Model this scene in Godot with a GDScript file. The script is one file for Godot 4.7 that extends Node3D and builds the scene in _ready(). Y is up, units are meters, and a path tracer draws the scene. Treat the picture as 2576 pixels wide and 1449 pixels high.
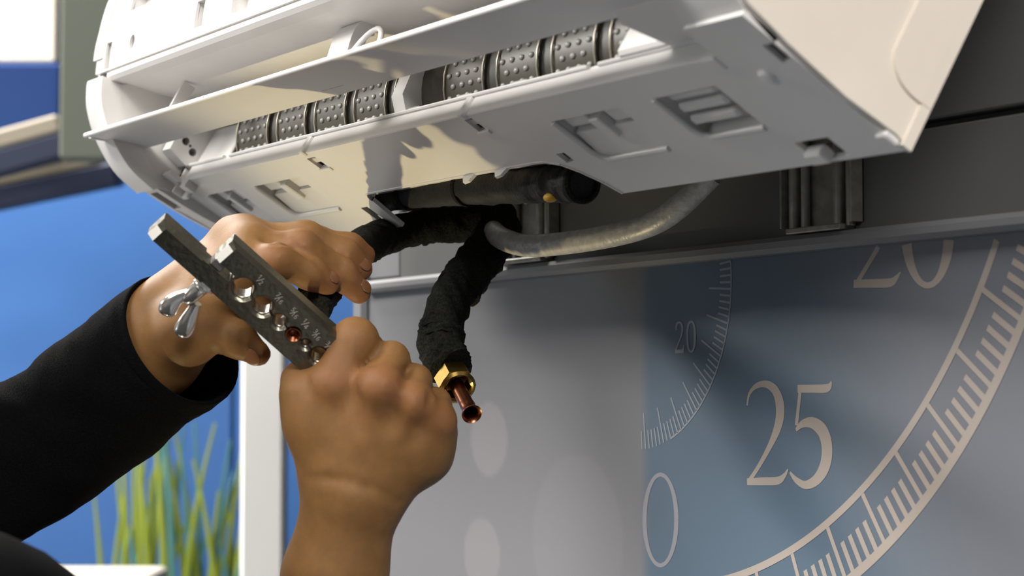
extends Node3D
# An air conditioner being piped in a showroom. Wall front at z = 0, y up, metres.

const PW := 2576.0
const PH := 1449.0
const FPX := 5600.0
var cam_at := Vector3(0, 1.75, 0.845)
var cx: Vector3
var cy: Vector3
var cz: Vector3
var ac_o: Vector3
var ac_b: Basis
var M := {}
var taken := {}

# ---------------------------------------------------------------- pixels to places
func ray(px: float, py: float) -> Vector3:
	return cx * ((px - PW / 2) / FPX) - cy * ((py - PH / 2) / FPX) - cz

func V(px: float, py: float, depth: float) -> Vector3:
	return cam_at + ray(px, py) * depth

func on_wall(px: float, py: float, z := 0.0) -> Vector3:
	var r := ray(px, py)
	return cam_at + r * ((z - cam_at.z) / r.z)

func ac_on(px: float, py: float, axis: int, at: float) -> Vector3:
	# the point of the pixel's ray where one coordinate of the unit's own axes has a given value
	var o := ac_b.transposed() * (cam_at - ac_o)
	var d := ac_b.transposed() * ray(px, py)
	return o + d * ((at - o[axis]) / d[axis])

# ---------------------------------------------------------------- nodes
func numbered(n: String) -> String:
	if not taken.has(n):
		taken[n] = 0
		return n
	taken[n] += 1
	return "%s_%03d" % [n, taken[n]]

func tag(o: Node, label := "", category := "", group := "", kind := "") -> Node:
	if label: o.set_meta("label", label)
	if category: o.set_meta("category", category)
	if group: o.set_meta("group", group)
	if kind: o.set_meta("kind", kind)
	return o

func thing(called: String, label: String, category: String, at := Vector3.ZERO, b := Basis.IDENTITY, group := "") -> Node3D:
	var o := Node3D.new()
	o.name = numbered(called)
	o.transform = Transform3D(b, at)
	add_child(o)
	tag(o, label, category, group)
	return o

func put(mesh: Mesh, called: String, mat: Material, parent: Node = self, tr := Transform3D.IDENTITY) -> MeshInstance3D:
	var o := MeshInstance3D.new()
	o.mesh = mesh
	o.name = numbered(called) if parent == self else called
	o.material_override = mat
	o.transform = tr
	o.cast_shadow = GeometryInstance3D.SHADOW_CASTING_SETTING_ON
	parent.add_child(o, true)
	return o

func structure(mesh: Mesh, called: String, mat: Material, label := "", tr := Transform3D.IDENTITY) -> MeshInstance3D:
	var o := put(mesh, called, mat, self, tr)
	tag(o, label, "", "", "structure")
	return o

# ---------------------------------------------------------------- materials
func noise_tex(freq: float, seed_: int, normal := false, strength := 4.0, lo := Color.BLACK, hi := Color.WHITE, size := 256) -> NoiseTexture2D:
	var n := FastNoiseLite.new()
	n.seed = seed_
	n.noise_type = FastNoiseLite.TYPE_SIMPLEX_SMOOTH
	n.frequency = freq
	n.fractal_octaves = 4
	var t := NoiseTexture2D.new()
	t.width = size
	t.height = size
	t.seamless = true
	t.noise = n
	if normal:
		t.as_normal_map = true
		t.bump_strength = strength
	else:
		var g := Gradient.new()
		g.set_color(0, lo)
		g.set_color(1, hi)
		t.color_ramp = g
	return t

func mat(c: Color, rough := 0.5, metal := 0.0, spec := 0.5) -> StandardMaterial3D:
	var m := StandardMaterial3D.new()
	m.albedo_color = c
	m.roughness = rough
	m.metallic = metal
	m.metallic_specular = spec
	return m

func grain(m: StandardMaterial3D, freq: float, seed_: int, lo: float, hi: float, scale: float, bump := 0.0, world := true) -> StandardMaterial3D:
	m.albedo_texture = noise_tex(freq, seed_, false, 0.0, Color(lo, lo, lo), Color(hi, hi, hi))
	m.uv1_triplanar = true
	m.uv1_world_triplanar = world
	m.uv1_scale = Vector3.ONE * scale
	if bump > 0.0:
		m.normal_enabled = true
		m.normal_texture = noise_tex(freq * 2.0, seed_ + 7, true, 6.0)
		m.normal_scale = bump
	return m

# ---------------------------------------------------------------- meshes
class Build:
	var v := PackedVector3Array()
	var n := PackedVector3Array()
	var c := PackedColorArray()
	var i := PackedInt32Array()
	var colored := false
	func vert(p: Vector3, nn: Vector3, col := Color.WHITE) -> int:
		v.append(p)
		n.append(nn)
		c.append(col)
		return v.size() - 1
	func tri(a: int, b: int, d: int) -> void:
		i.append(a)
		i.append(b)
		i.append(d)
	func face(a: Vector3, b: Vector3, d: Vector3) -> void:
		var nn := (d - a).cross(b - a).normalized()
		tri(vert(a, nn), vert(b, nn), vert(d, nn))
	func quad(a: Vector3, b: Vector3, d: Vector3, e: Vector3) -> void:
		# clockwise seen from the front
		var nn := (d - a).cross(b - a)
		if nn.length() < 1e-14:
			nn = (e - a).cross(d - a)
		nn = nn.normalized()
		var q := [vert(a, nn), vert(b, nn), vert(d, nn), vert(e, nn)]
		tri(q[0], q[1], q[2])
		tri(q[0], q[2], q[3])
	func quad_n(p: Array, nn: Array) -> void:
		# smooth quad; its winding follows the normals
		var flip: bool = (p[2] - p[0]).cross(p[1] - p[0]).dot(nn[0] + nn[1] + nn[2] + nn[3]) < 0.0
		var q := [vert(p[0], nn[0]), vert(p[1], nn[1]), vert(p[2], nn[2]), vert(p[3], nn[3])]
		if flip:
			tri(q[0], q[2], q[1])
			tri(q[0], q[3], q[2])
		else:
			tri(q[0], q[1], q[2])
			tri(q[0], q[2], q[3])
	func done() -> ArrayMesh:
		var a := []
		a.resize(Mesh.ARRAY_MAX)
		a[Mesh.ARRAY_VERTEX] = v
		a[Mesh.ARRAY_NORMAL] = n
		if colored: a[Mesh.ARRAY_COLOR] = c
		a[Mesh.ARRAY_INDEX] = i
		var m := ArrayMesh.new()
		m.add_surface_from_arrays(Mesh.PRIMITIVE_TRIANGLES, a)
		return m

func add_box(b: Build, lo: Vector3, hi: Vector3, ch := 0.0, tr := Transform3D.IDENTITY) -> void:
	# a box with chamfered edges
	ch = minf(ch, minf(hi.x - lo.x, minf(hi.y - lo.y, hi.z - lo.z)) * 0.45)
	var c := (lo + hi) / 2
	var h := (hi - lo) / 2
	if ch <= 0.0:
		for ax in 3:
			for s in [-1.0, 1.0]:
				var nn := Vector3.ZERO
				nn[ax] = s
				var u := (ax + 1) % 3
				var w := (ax + 2) % 3
				var P := []
				for k in [[-1, -1], [1, -1], [1, 1], [-1, 1]]:
					var p := c
					p[ax] += s * h[ax]
					p[u] += k[0] * h[u]
					p[w] += k[1] * h[w]
					P.append(tr * p)
				var wn := (tr.basis * nn).normalized()
				b.quad_n(P, [wn, wn, wn, wn])
		return
	var corner := func(sg: Vector3, ax: int) -> Vector3:
		var p := c
		for k in 3:
			p[k] += sg[k] * (h[k] - (0.0 if k == ax else ch))
		return tr * p
	for ax in 3:
		var u := (ax + 1) % 3
		var w := (ax + 2) % 3
		for s in [-1.0, 1.0]:
			var P := []
			for k in [[-1, -1], [1, -1], [1, 1], [-1, 1]]:
				var sg := Vector3.ZERO
				sg[ax] = s
				sg[u] = k[0]
				sg[w] = k[1]
				P.append(corner.call(sg, ax))
			var nn := Vector3.ZERO
			nn[ax] = s
			nn = (tr.basis * nn).normalized()
			b.quad_n(P, [nn, nn, nn, nn])
		for su in [-1.0, 1.0]:
			for sw in [-1.0, 1.0]:
				var s0 := Vector3.ZERO
				s0[u] = su
				s0[w] = sw
				var s1 := s0
				s0[ax] = -1
				s1[ax] = 1
				var nn := Vector3.ZERO
				nn[u] = su
				nn[w] = sw
				nn = (tr.basis * nn).normalized()
				b.quad_n([corner.call(s0, u), corner.call(s1, u), corner.call(s1, w), corner.call(s0, w)], [nn, nn, nn, nn])
	for sx in [-1.0, 1.0]:
		for sy in [-1.0, 1.0]:
			for sz in [-1.0, 1.0]:
				var sg := Vector3(sx, sy, sz)
				var a: Vector3 = corner.call(sg, 0)
				var d: Vector3 = corner.call(sg, 1)
				var e: Vector3 = corner.call(sg, 2)
				if (e - a).cross(d - a).dot(tr.basis * sg) > 0: b.face(a, d, e)
				else: b.face(a, e, d)

func box(lo: Vector3, hi: Vector3, ch := 0.0, tr := Transform3D.IDENTITY) -> ArrayMesh:
	var b := Build.new()
	add_box(b, lo, hi, ch, tr)
	return b.done()

func add_extrude(b: Build, poly: Array, x0: float, x1: float, smooth_deg := 38.0) -> void:
	# closed outline of (z, y) points, drawn out along x
	var m := poly.size()
	var area := 0.0
	for k in m:
		var p: Vector2 = poly[k]
		var q: Vector2 = poly[(k + 1) % m]
		area += p.x * q.y - q.x * p.y
	var en := []
	for k in m:
		var d: Vector2 = (poly[(k + 1) % m] - poly[k]).normalized()
		en.append(Vector2(d.y, -d.x) * (1.0 if area > 0 else -1.0))
	var lim := cos(deg_to_rad(smooth_deg))
	for k in m:
		var a: Vector2 = poly[k]
		var c: Vector2 = poly[(k + 1) % m]
		var e0: Vector2 = en[k]
		var ep: Vector2 = en[(k - 1 + m) % m]
		var ex: Vector2 = en[(k + 1) % m]
		var n0: Vector2 = (e0 + ep).normalized() if e0.dot(ep) > lim else e0
		var n1: Vector2 = (e0 + ex).normalized() if e0.dot(ex) > lim else e0
		var A := Vector3(0, n0.y, n0.x)
		var B := Vector3(0, n1.y, n1.x)
		b.quad_n([Vector3(x0, a.y, a.x), Vector3(x1, a.y, a.x), Vector3(x1, c.y, c.x), Vector3(x0, c.y, c.x)], [A, A, B, B])
	var t := Geometry2D.triangulate_polygon(PackedVector2Array(poly))
	for side in [[x0, -1.0], [x1, 1.0]]:
		for k in range(0, t.size(), 3):
			var P := []
			for j in 3:
				var q: Vector2 = poly[t[k + j]]
				P.append(Vector3(side[0], q.y, q.x))
			var nn := Vector3(side[1], 0, 0)
			if (P[2] - P[0]).cross(P[1] - P[0]).dot(nn) > 0: b.face(P[0], P[1], P[2])
			else: b.face(P[0], P[2], P[1])

func extrude(poly: Array, x0: float, x1: float) -> ArrayMesh:
	var b := Build.new()
	add_extrude(b, poly, x0, x1)
	return b.done()

func thick(line: Array, t: float) -> Array:
	# an open line of points given a thickness on its left side
	var out := line.duplicate()
	var back := []
	for k in line.size():
		var d := Vector2.ZERO
		if k > 0: d += (line[k] - line[k - 1]).normalized()
		if k < line.size() - 1: d += (line[k + 1] - line[k]).normalized()
		d = d.normalized()
		back.append(line[k] + Vector2(-d.y, d.x) * t)
	back.reverse()
	return out + back

func smooth_line(p: Array, per := 6) -> Array:
	# Catmull-Rom through the points (2D or 3D)
	var out := []
	for k in p.size() - 1:
		var a = p[maxi(k - 1, 0)]
		var d = p[mini(k + 2, p.size() - 1)]
		for j in per:
			out.append(p[k].cubic_interpolate(p[k + 1], a, d, j / float(per)))
	out.append(p[-1])
	return out

func add_tube(b: Build, path: Array, rad: Array, sides := 12, caps := true, flat := 1.0, flat_dir := Vector3.ZERO, wobble = null) -> void:
	var m := path.size()
	var rings := []
	var nrm := []
	var up := Vector3(0.123, 0.97, 0.21)
	var d0: Vector3 = (path[1] - path[0]).normalized()
	var side := d0.cross(up).normalized()
	if flat_dir != Vector3.ZERO: side = (flat_dir - d0 * flat_dir.dot(d0)).normalized()
	for k in m:
		var d := Vector3.ZERO
		if k > 0: d += (path[k] - path[k - 1]).normalized()
		if k < m - 1: d += (path[k + 1] - path[k]).normalized()
		d = d.normalized()
		side = (side - d * side.dot(d)).normalized()
		var oth := d.cross(side)
		var ring := []
		var rn := []
		var r: float = rad[k] if rad.size() > 1 else rad[0]
		for j in sides:
			var a := TAU * j / sides
			var rr := r
			if wobble != null: rr = wobble.call(k, a, r)
			ring.append(path[k] + side * cos(a) * rr * flat + oth * sin(a) * rr)
			rn.append((side * cos(a) / flat + oth * sin(a)).normalized())
		rings.append(ring)
		nrm.append(rn)
	if wobble != null or rad.size() > 1:
		# normals from the surface itself
		for k in m:
			for j in sides:
				var du: Vector3 = rings[k][(j + 1) % sides] - rings[k][(j - 1 + sides) % sides]
				var dv: Vector3 = rings[mini(k + 1, m - 1)][j] - rings[maxi(k - 1, 0)][j]
				var q := du.cross(dv)
				if q.length() > 1e-12:
					q = q.normalized()
					if q.dot(nrm[k][j]) < 0: q = -q
					nrm[k][j] = q
	for k in m - 1:
		for j in sides:
			var j2 := (j + 1) % sides
			b.quad_n([rings[k][j], rings[k + 1][j], rings[k + 1][j2], rings[k][j2]], [nrm[k][j], nrm[k + 1][j], nrm[k + 1][j2], nrm[k][j2]])
	if caps:
		for e in [0, m - 1]:
			var dd: Vector3 = (path[0] - path[1]) if e == 0 else (path[m - 1] - path[m - 2])
			for j in sides:
				var j2 := (j + 1) % sides
				if (rings[e][j2] - path[e]).cross(rings[e][j] - path[e]).dot(dd) > 0: b.face(path[e], rings[e][j], rings[e][j2])
				else: b.face(path[e], rings[e][j2], rings[e][j])

func add_rings(b: Build, rings: Array) -> void:
	# a surface through closed rings of points, smooth, wound outwards from the first ring's turn
	var m := rings.size()
	var s: int = rings[0].size()
	var first := b.v.size()
	for k in m:
		for j in s:
			var du: Vector3 = rings[k][(j + 1) % s] - rings[k][(j - 1 + s) % s]
			var dv: Vector3 = rings[mini(k + 1, m - 1)][j] - rings[maxi(k - 1, 0)][j]
			b.vert(rings[k][j], du.cross(dv).normalized())
	for k in m - 1:
		for j in s:
			var a := first + k * s + j
			var c := first + k * s + (j + 1) % s
			b.tri(a, a + s, c)
			b.tri(c, a + s, c + s)

func tube(path: Array, rad: Array, sides := 12, caps := true) -> ArrayMesh:
	var b := Build.new()
	add_tube(b, path, rad, sides, caps)
	return b.done()

func add_lathe(b: Build, prof: Array, sides: int, tr: Transform3D, lim_deg := 35.0, poly_sides := 0) -> void:
	# (radius, height) points turned about y; poly_sides makes a prism-like nut
	var m := prof.size()
	var en := []
	for k in m - 1:
		var d: Vector2 = (prof[k + 1] - prof[k]).normalized()
		en.append(Vector2(d.y, -d.x))
	var lim := cos(deg_to_rad(lim_deg))
	for k in m - 1:
		var e: Vector2 = en[k]
		var n0: Vector2 = (e + en[k - 1]).normalized() if k > 0 and e.dot(en[k - 1]) > lim else e
		var n1: Vector2 = (e + en[k + 1]).normalized() if k < m - 2 and e.dot(en[k + 1]) > lim else e
		for j in sides:
			var P := []
			var N := []
			for q in [[k, j, n0], [k + 1, j, n1], [k + 1, j + 1, n1], [k, j + 1, n0]]:
				var a: float = TAU * q[1] / sides
				var pr: Vector2 = prof[q[0]]
				P.append(tr * Vector3(cos(a) * pr.x, pr.y, sin(a) * pr.x))
				if poly_sides > 0: a = TAU * (j + 0.5) / sides
				N.append((tr.basis * Vector3(cos(a) * q[2].x, q[2].y, sin(a) * q[2].x)).normalized())
			b.quad_n(P, N)

func lathe(prof: Array, sides := 32, tr := Transform3D.IDENTITY) -> ArrayMesh:
	var b := Build.new()
	add_lathe(b, prof, sides, tr)
	return b.done()

func basis_y(d: Vector3, hint := Vector3(0.1, 0.3, 0.9)) -> Basis:
	# a basis whose y runs along d
	var y := d.normalized()
	var x := y.cross(hint).normalized()
	return Basis(x, y, x.cross(y))

func add_blob(b: Build, c: Vector3, ax: Basis, r: Vector3, seg := 14, rings := 8) -> void:
	# an ellipsoid
	for k in rings:
		for j in seg:
			var P := []
			var N := []
			for q in [[k, j], [k + 1, j], [k + 1, j + 1], [k, j + 1]]:
				var t: float = PI * q[0] / rings
				var a: float = TAU * q[1] / seg
				var u := Vector3(sin(t) * cos(a), cos(t), sin(t) * sin(a))
				P.append(c + ax * (u * r))
				N.append((ax * (u / r)).normalized())
			b.quad_n(P, N)

# ---------------------------------------------------------------- flesh: smooth union of tapered capsules, meshed as surface nets
class Flesh:
	var h := 0.0022
	var lo := Vector3.ZERO
	var nx := 0
	var ny := 0
	var nz := 0
	var f := PackedFloat32Array()   # palm and arm
	var g := PackedFloat32Array()   # fingers
	func setup(l: Vector3, hi: Vector3, cell: float) -> void:
		h = cell
		lo = l
		nx = int(ceil((hi.x - l.x) / h)) + 1
		ny = int(ceil((hi.y - l.y) / h)) + 1
		nz = int(ceil((hi.z - l.z) / h)) + 1
		f.resize(nx * ny * nz)
		f.fill(1.0)
		g.resize(nx * ny * nz)
		g.fill(1.0)
	func bone(finger: bool, a: Vector3, b: Vector3, ra: float, rb: float, k: float, into: PackedFloat32Array) -> PackedFloat32Array:
		var m := maxf(ra, rb) + maxf(k, 0.003) * 1.5 + h * 2
		var p0 := (Vector3(minf(a.x, b.x), minf(a.y, b.y), minf(a.z, b.z)) - Vector3.ONE * m - lo) / h
		var p1 := (Vector3(maxf(a.x, b.x), maxf(a.y, b.y), maxf(a.z, b.z)) + Vector3.ONE * m - lo) / h
		var x0 := clampi(int(p0.x), 0, nx - 1)
		var x1 := clampi(int(p1.x) + 1, 0, nx - 1)
		var y0 := clampi(int(p0.y), 0, ny - 1)
		var y1 := clampi(int(p1.y) + 1, 0, ny - 1)
		var z0 := clampi(int(p0.z), 0, nz - 1)
		var z1 := clampi(int(p1.z) + 1, 0, nz - 1)
		var ab := b - a
		var l2 := maxf(ab.length_squared(), 1e-12)
		var dr := rb - ra
		for z in range(z0, z1 + 1):
			for y in range(y0, y1 + 1):
				var at := (z * ny + y) * nx
				var p := lo + Vector3(x0, y, z) * h - a
				for x in range(x0, x1 + 1):
					var t := clampf(p.dot(ab) / l2, 0.0, 1.0)
					var d := (p - ab * t).length() - (ra + dr * t)
					p.x += h
					var o := into[at + x]
					var e := k - absf(o - d)
					into[at + x] = minf(o, d) - (e * e / (4.0 * k) if e > 0.0 else 0.0)
		return into
	func chain(finger: bool, pts: Array, rad: Array, k: float) -> void:
		if finger:
			# one finger on its own, then set against the others with hardly any blending
			var t := PackedFloat32Array()
			t.resize(f.size())
			t.fill(1.0)
			for i in pts.size() - 1:
				t = bone(true, pts[i], pts[i + 1], rad[i], rad[i + 1], k, t)
			var kk := 0.0016
			for i in t.size():
				var d := t[i]
				if d < 0.5:
					var o := g[i]
					var e := kk - absf(o - d)
					g[i] = minf(o, d) - (e * e / (4.0 * kk) if e > 0.0 else 0.0)
		else:
			for i in pts.size() - 1:
				f = bone(false, pts[i], pts[i + 1], rad[i], rad[i + 1], k, f)
	func join(k: float) -> void:
		for i in f.size():
			var d := g[i]
			var o := f[i]
			if d < 0.5 or o < 0.5:
				var e := k - absf(o - d)
				f[i] = minf(o, d) - (e * e / (4.0 * k) if e > 0.0 else 0.0)
	func crease(a: Vector3, b: Vector3, w: float, depth: float) -> void:
		var m := w * 3.0
		var p0 := (Vector3(minf(a.x, b.x), minf(a.y, b.y), minf(a.z, b.z)) - Vector3.ONE * m - lo) / h
		var p1 := (Vector3(maxf(a.x, b.x), maxf(a.y, b.y), maxf(a.z, b.z)) + Vector3.ONE * m - lo) / h
		var ab := b - a
		for z in range(maxi(int(p0.z), 0), mini(int(p1.z) + 1, nz - 1) + 1):
			for y in range(maxi(int(p0.y), 0), mini(int(p1.y) + 1, ny - 1) + 1):
				for x in range(maxi(int(p0.x), 0), mini(int(p1.x) + 1, nx - 1) + 1):
					var p := lo + Vector3(x, y, z) * h - a
					var t := clampf(p.dot(ab) / ab.length_squared(), 0.0, 1.0)
					var q := (p - ab * t).length_squared() / (w * w)
					if q < 9.0: f[(z * ny + y) * nx + x] += depth * exp(-q)
	func mesh(b: Build, tint: Callable) -> void:
		var id := {}
		var vs := PackedVector3Array()
		var off := [0, 1, nx, nx + 1, nx * ny, nx * ny + 1, nx * ny + nx, nx * ny + nx + 1]
		var edges := [[0, 1], [2, 3], [4, 5], [6, 7], [0, 2], [1, 3], [4, 6], [5, 7], [0, 4], [1, 5], [2, 6], [3, 7]]
		var cor := []
		for k in 8: cor.append(Vector3(k & 1, (k >> 1) & 1, (k >> 2) & 1))
		var lim := h * 4.0
		for z in nz - 1:
			for y in ny - 1:
				var row := (z * ny + y) * nx
				for x in nx - 1:
					var c := row + x
					if absf(f[c]) > lim: continue
					var mask := 0
					for k in 8:
						if f[c + off[k]] < 0.0: mask |= 1 << k
					if mask == 0 or mask == 255: continue
					var s := Vector3.ZERO
					var m := 0
					for e in edges:
						var va := f[c + off[e[0]]]
						var vb := f[c + off[e[1]]]
						if (va < 0.0) != (vb < 0.0):
							s += cor[e[0]].lerp(cor[e[1]], va / (va - vb))
							m += 1
					id[c] = vs.size()
					vs.append(lo + (Vector3(x, y, z) + s / m) * h)
		var nn := PackedVector3Array()
		nn.resize(vs.size())
		var tris := PackedInt32Array()
		var st := [1, nx, nx * ny]
		for c in id:
			for ax in 3:
				var u: int = st[(ax + 1) % 3]
				var w: int = st[(ax + 2) % 3]
				var a0 := f[c]
				var a1 := f[c + st[ax]]
				if (a0 < 0.0) == (a1 < 0.0): continue
				if not (id.has(c - u) and id.has(c - w) and id.has(c - u - w)): continue
				var q := [id[c], id[c - u], id[c - u - w], id[c - w]]
				var fn := (vs[q[2]] - vs[q[0]]).cross(vs[q[3]] - vs[q[1]])
				var dir := Vector3.ZERO
				dir[ax] = 1.0 if a0 < 0.0 else -1.0
				if fn.dot(dir) < 0: fn = -fn
				for k in q: nn[k] += fn
				# turn the quad so that it is wound outwards, then cut it along the better diagonal
				if (vs[q[2]] - vs[q[0]]).cross(vs[q[3]] - vs[q[1]]).dot(dir) > 0: q = [q[0], q[3], q[2], q[1]]
				var d0 := minf((vs[q[2]] - vs[q[0]]).cross(vs[q[1]] - vs[q[0]]).normalized().dot(dir), (vs[q[3]] - vs[q[0]]).cross(vs[q[2]] - vs[q[0]]).normalized().dot(dir))
				var d1 := minf((vs[q[3]] - vs[q[1]]).cross(vs[q[2]] - vs[q[1]]).normalized().dot(dir), (vs[q[0]] - vs[q[1]]).cross(vs[q[3]] - vs[q[1]]).normalized().dot(dir))
				if d0 >= d1: tris.append_array(PackedInt32Array([q[0], q[1], q[2], q[0], q[2], q[3]]))
				else: tris.append_array(PackedInt32Array([q[1], q[2], q[3], q[1], q[3], q[0]]))
		var base := b.v.size()
		for k in vs.size():
			var nk := nn[k].normalized()
			if not (nk.length() > 0.5):
				# a vertex without a face of its own size: the field's slope instead
				var gp := (vs[k] - lo) / h
				var at := (int(gp.z) * ny + int(gp.y)) * nx + int(gp.x)
				nk = Vector3(f[at + 1] - f[at - 1], f[at + nx] - f[at - nx], f[at + nx * ny] - f[at - nx * ny]).normalized()
			b.vert(vs[k], nk, tint.call(vs[k]))
		for k in tris: b.i.append(base + k)

# ================================================================ the scene
func _ready() -> void:
	view_and_light()
	make_materials()
	room()
	work_lamp()
	display_wall()
	backdrop()
	air_conditioner()
	brackets()
	pipes()
	flaring_tool()
	person()

func view_and_light() -> void:
	# the horizontal lines of the unit and the wall meet at pixel (-1950, 1015)
	var mx := Vector3(-1950.0 - PW / 2, -(1015.0 - PH / 2), -FPX).normalized()
	var X := -mx
	var up := Vector3(0, X.z, -X.y).normalized()
	if up.y < 0: up = -up
	var Z := X.cross(up)
	cx = Vector3(X.x, up.x, Z.x)
	cy = Vector3(X.y, up.y, Z.y)
	cz = Vector3(X.z, up.z, Z.z)
	var cam := Camera3D.new()
	cam.name = "camera"
	var at := CameraAttributesPhysical.new()
	at.frustum_focal_length = 24.0 * FPX / PH
	at.frustum_focus_distance = 1.42
	at.exposure_aperture = 11.0
	at.frustum_near = 0.02
	at.frustum_far = 60.0
	cam.attributes = at
	cam.fov = rad_to_deg(2 * atan(PH / 2 / FPX))
	cam.transform = Transform3D(Basis(cx, cy, cz), cam_at)
	add_child(cam)
	cam.current = true

	var we := WorldEnvironment.new()
	we.name = "surroundings"
	var e := Environment.new()
	e.background_mode = Environment.BG_COLOR
	e.background_color = Color(0.6, 0.65, 0.7)
	e.background_energy_multiplier = 0.3
	e.tonemap_mode = Environment.TONE_MAPPER_LINEAR
	e.tonemap_exposure = 1.04
	e.sdfgi_enabled = true
	e.ssao_enabled = true
	e.ssil_enabled = true
	we.environment = e
	add_child(we)

	# ceiling panels of the hall, each with its own light (the glowing fittings are built in room())
	for p in CEIL:
		area("ceiling_panel_light", p[0] - Vector3(0, 0.03, 0), Vector3.DOWN, p[1], p[2], Color(1.0, 0.985, 0.965))
	# added light from the front, brightens the unit's front band (panes built in room())
	area("added_front_light", Vector3(-2.6, 1.7, 5.85), Vector3.FORWARD, Vector2(3.6, 2.2), 1.3, Color(0.93, 0.97, 1.0))
	# work lamp standing below, left of the hands: throws their shadow onto the underside of the unit
	work_at = cam_at + Vector3(-1.36, -0.48, -0.42)
	var sp := SpotLight3D.new()
	sp.name = "work_lamp_light"
	sp.light_energy = 0.30
	sp.light_color = Color(1.0, 0.92, 0.70)
	sp.light_size = 0.012
	sp.spot_range = 12.0
	sp.spot_angle = 19.0
	sp.spot_attenuation = 2.0
	sp.shadow_enabled = true
	add_child(sp)
	sp.look_at_from_position(work_at, V(950, 470, 1.45), Vector3.UP)

var work_at: Vector3
const CEIL := [
	[Vector3(-1.2, 3.4, 2.2), Vector2(1.2, 1.2), 12.0, "square light panel in front of the air conditioner"],
	[Vector3(1.6, 3.4, 1.3), Vector2(1.2, 1.2), 19.0, "square light panel beside the printed display wall"],
	[Vector3(-3.3, 3.4, 0.3), Vector2(1.2, 1.2), 13.0, "square light panel over the white post"],
	[Vector3(-4.4, 3.4, 3.0), Vector2(1.2, 1.2), 32.0, "square light panel over the open floor"],
]

func area(called: String, at: Vector3, towards: Vector3, size: Vector2, energy: float, col: Color) -> void:
	var l := AreaLight3D.new()
	l.name = called
	l.area_size = size
	l.light_energy = energy
	l.light_color = col
	l.set("area_range", 20.0)
	l.set("area_attenuation", 2.0)
	l.shadow_enabled = true
	add_child(l, true)
	l.look_at_from_position(at, at + towards, Vector3.RIGHT)

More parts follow.
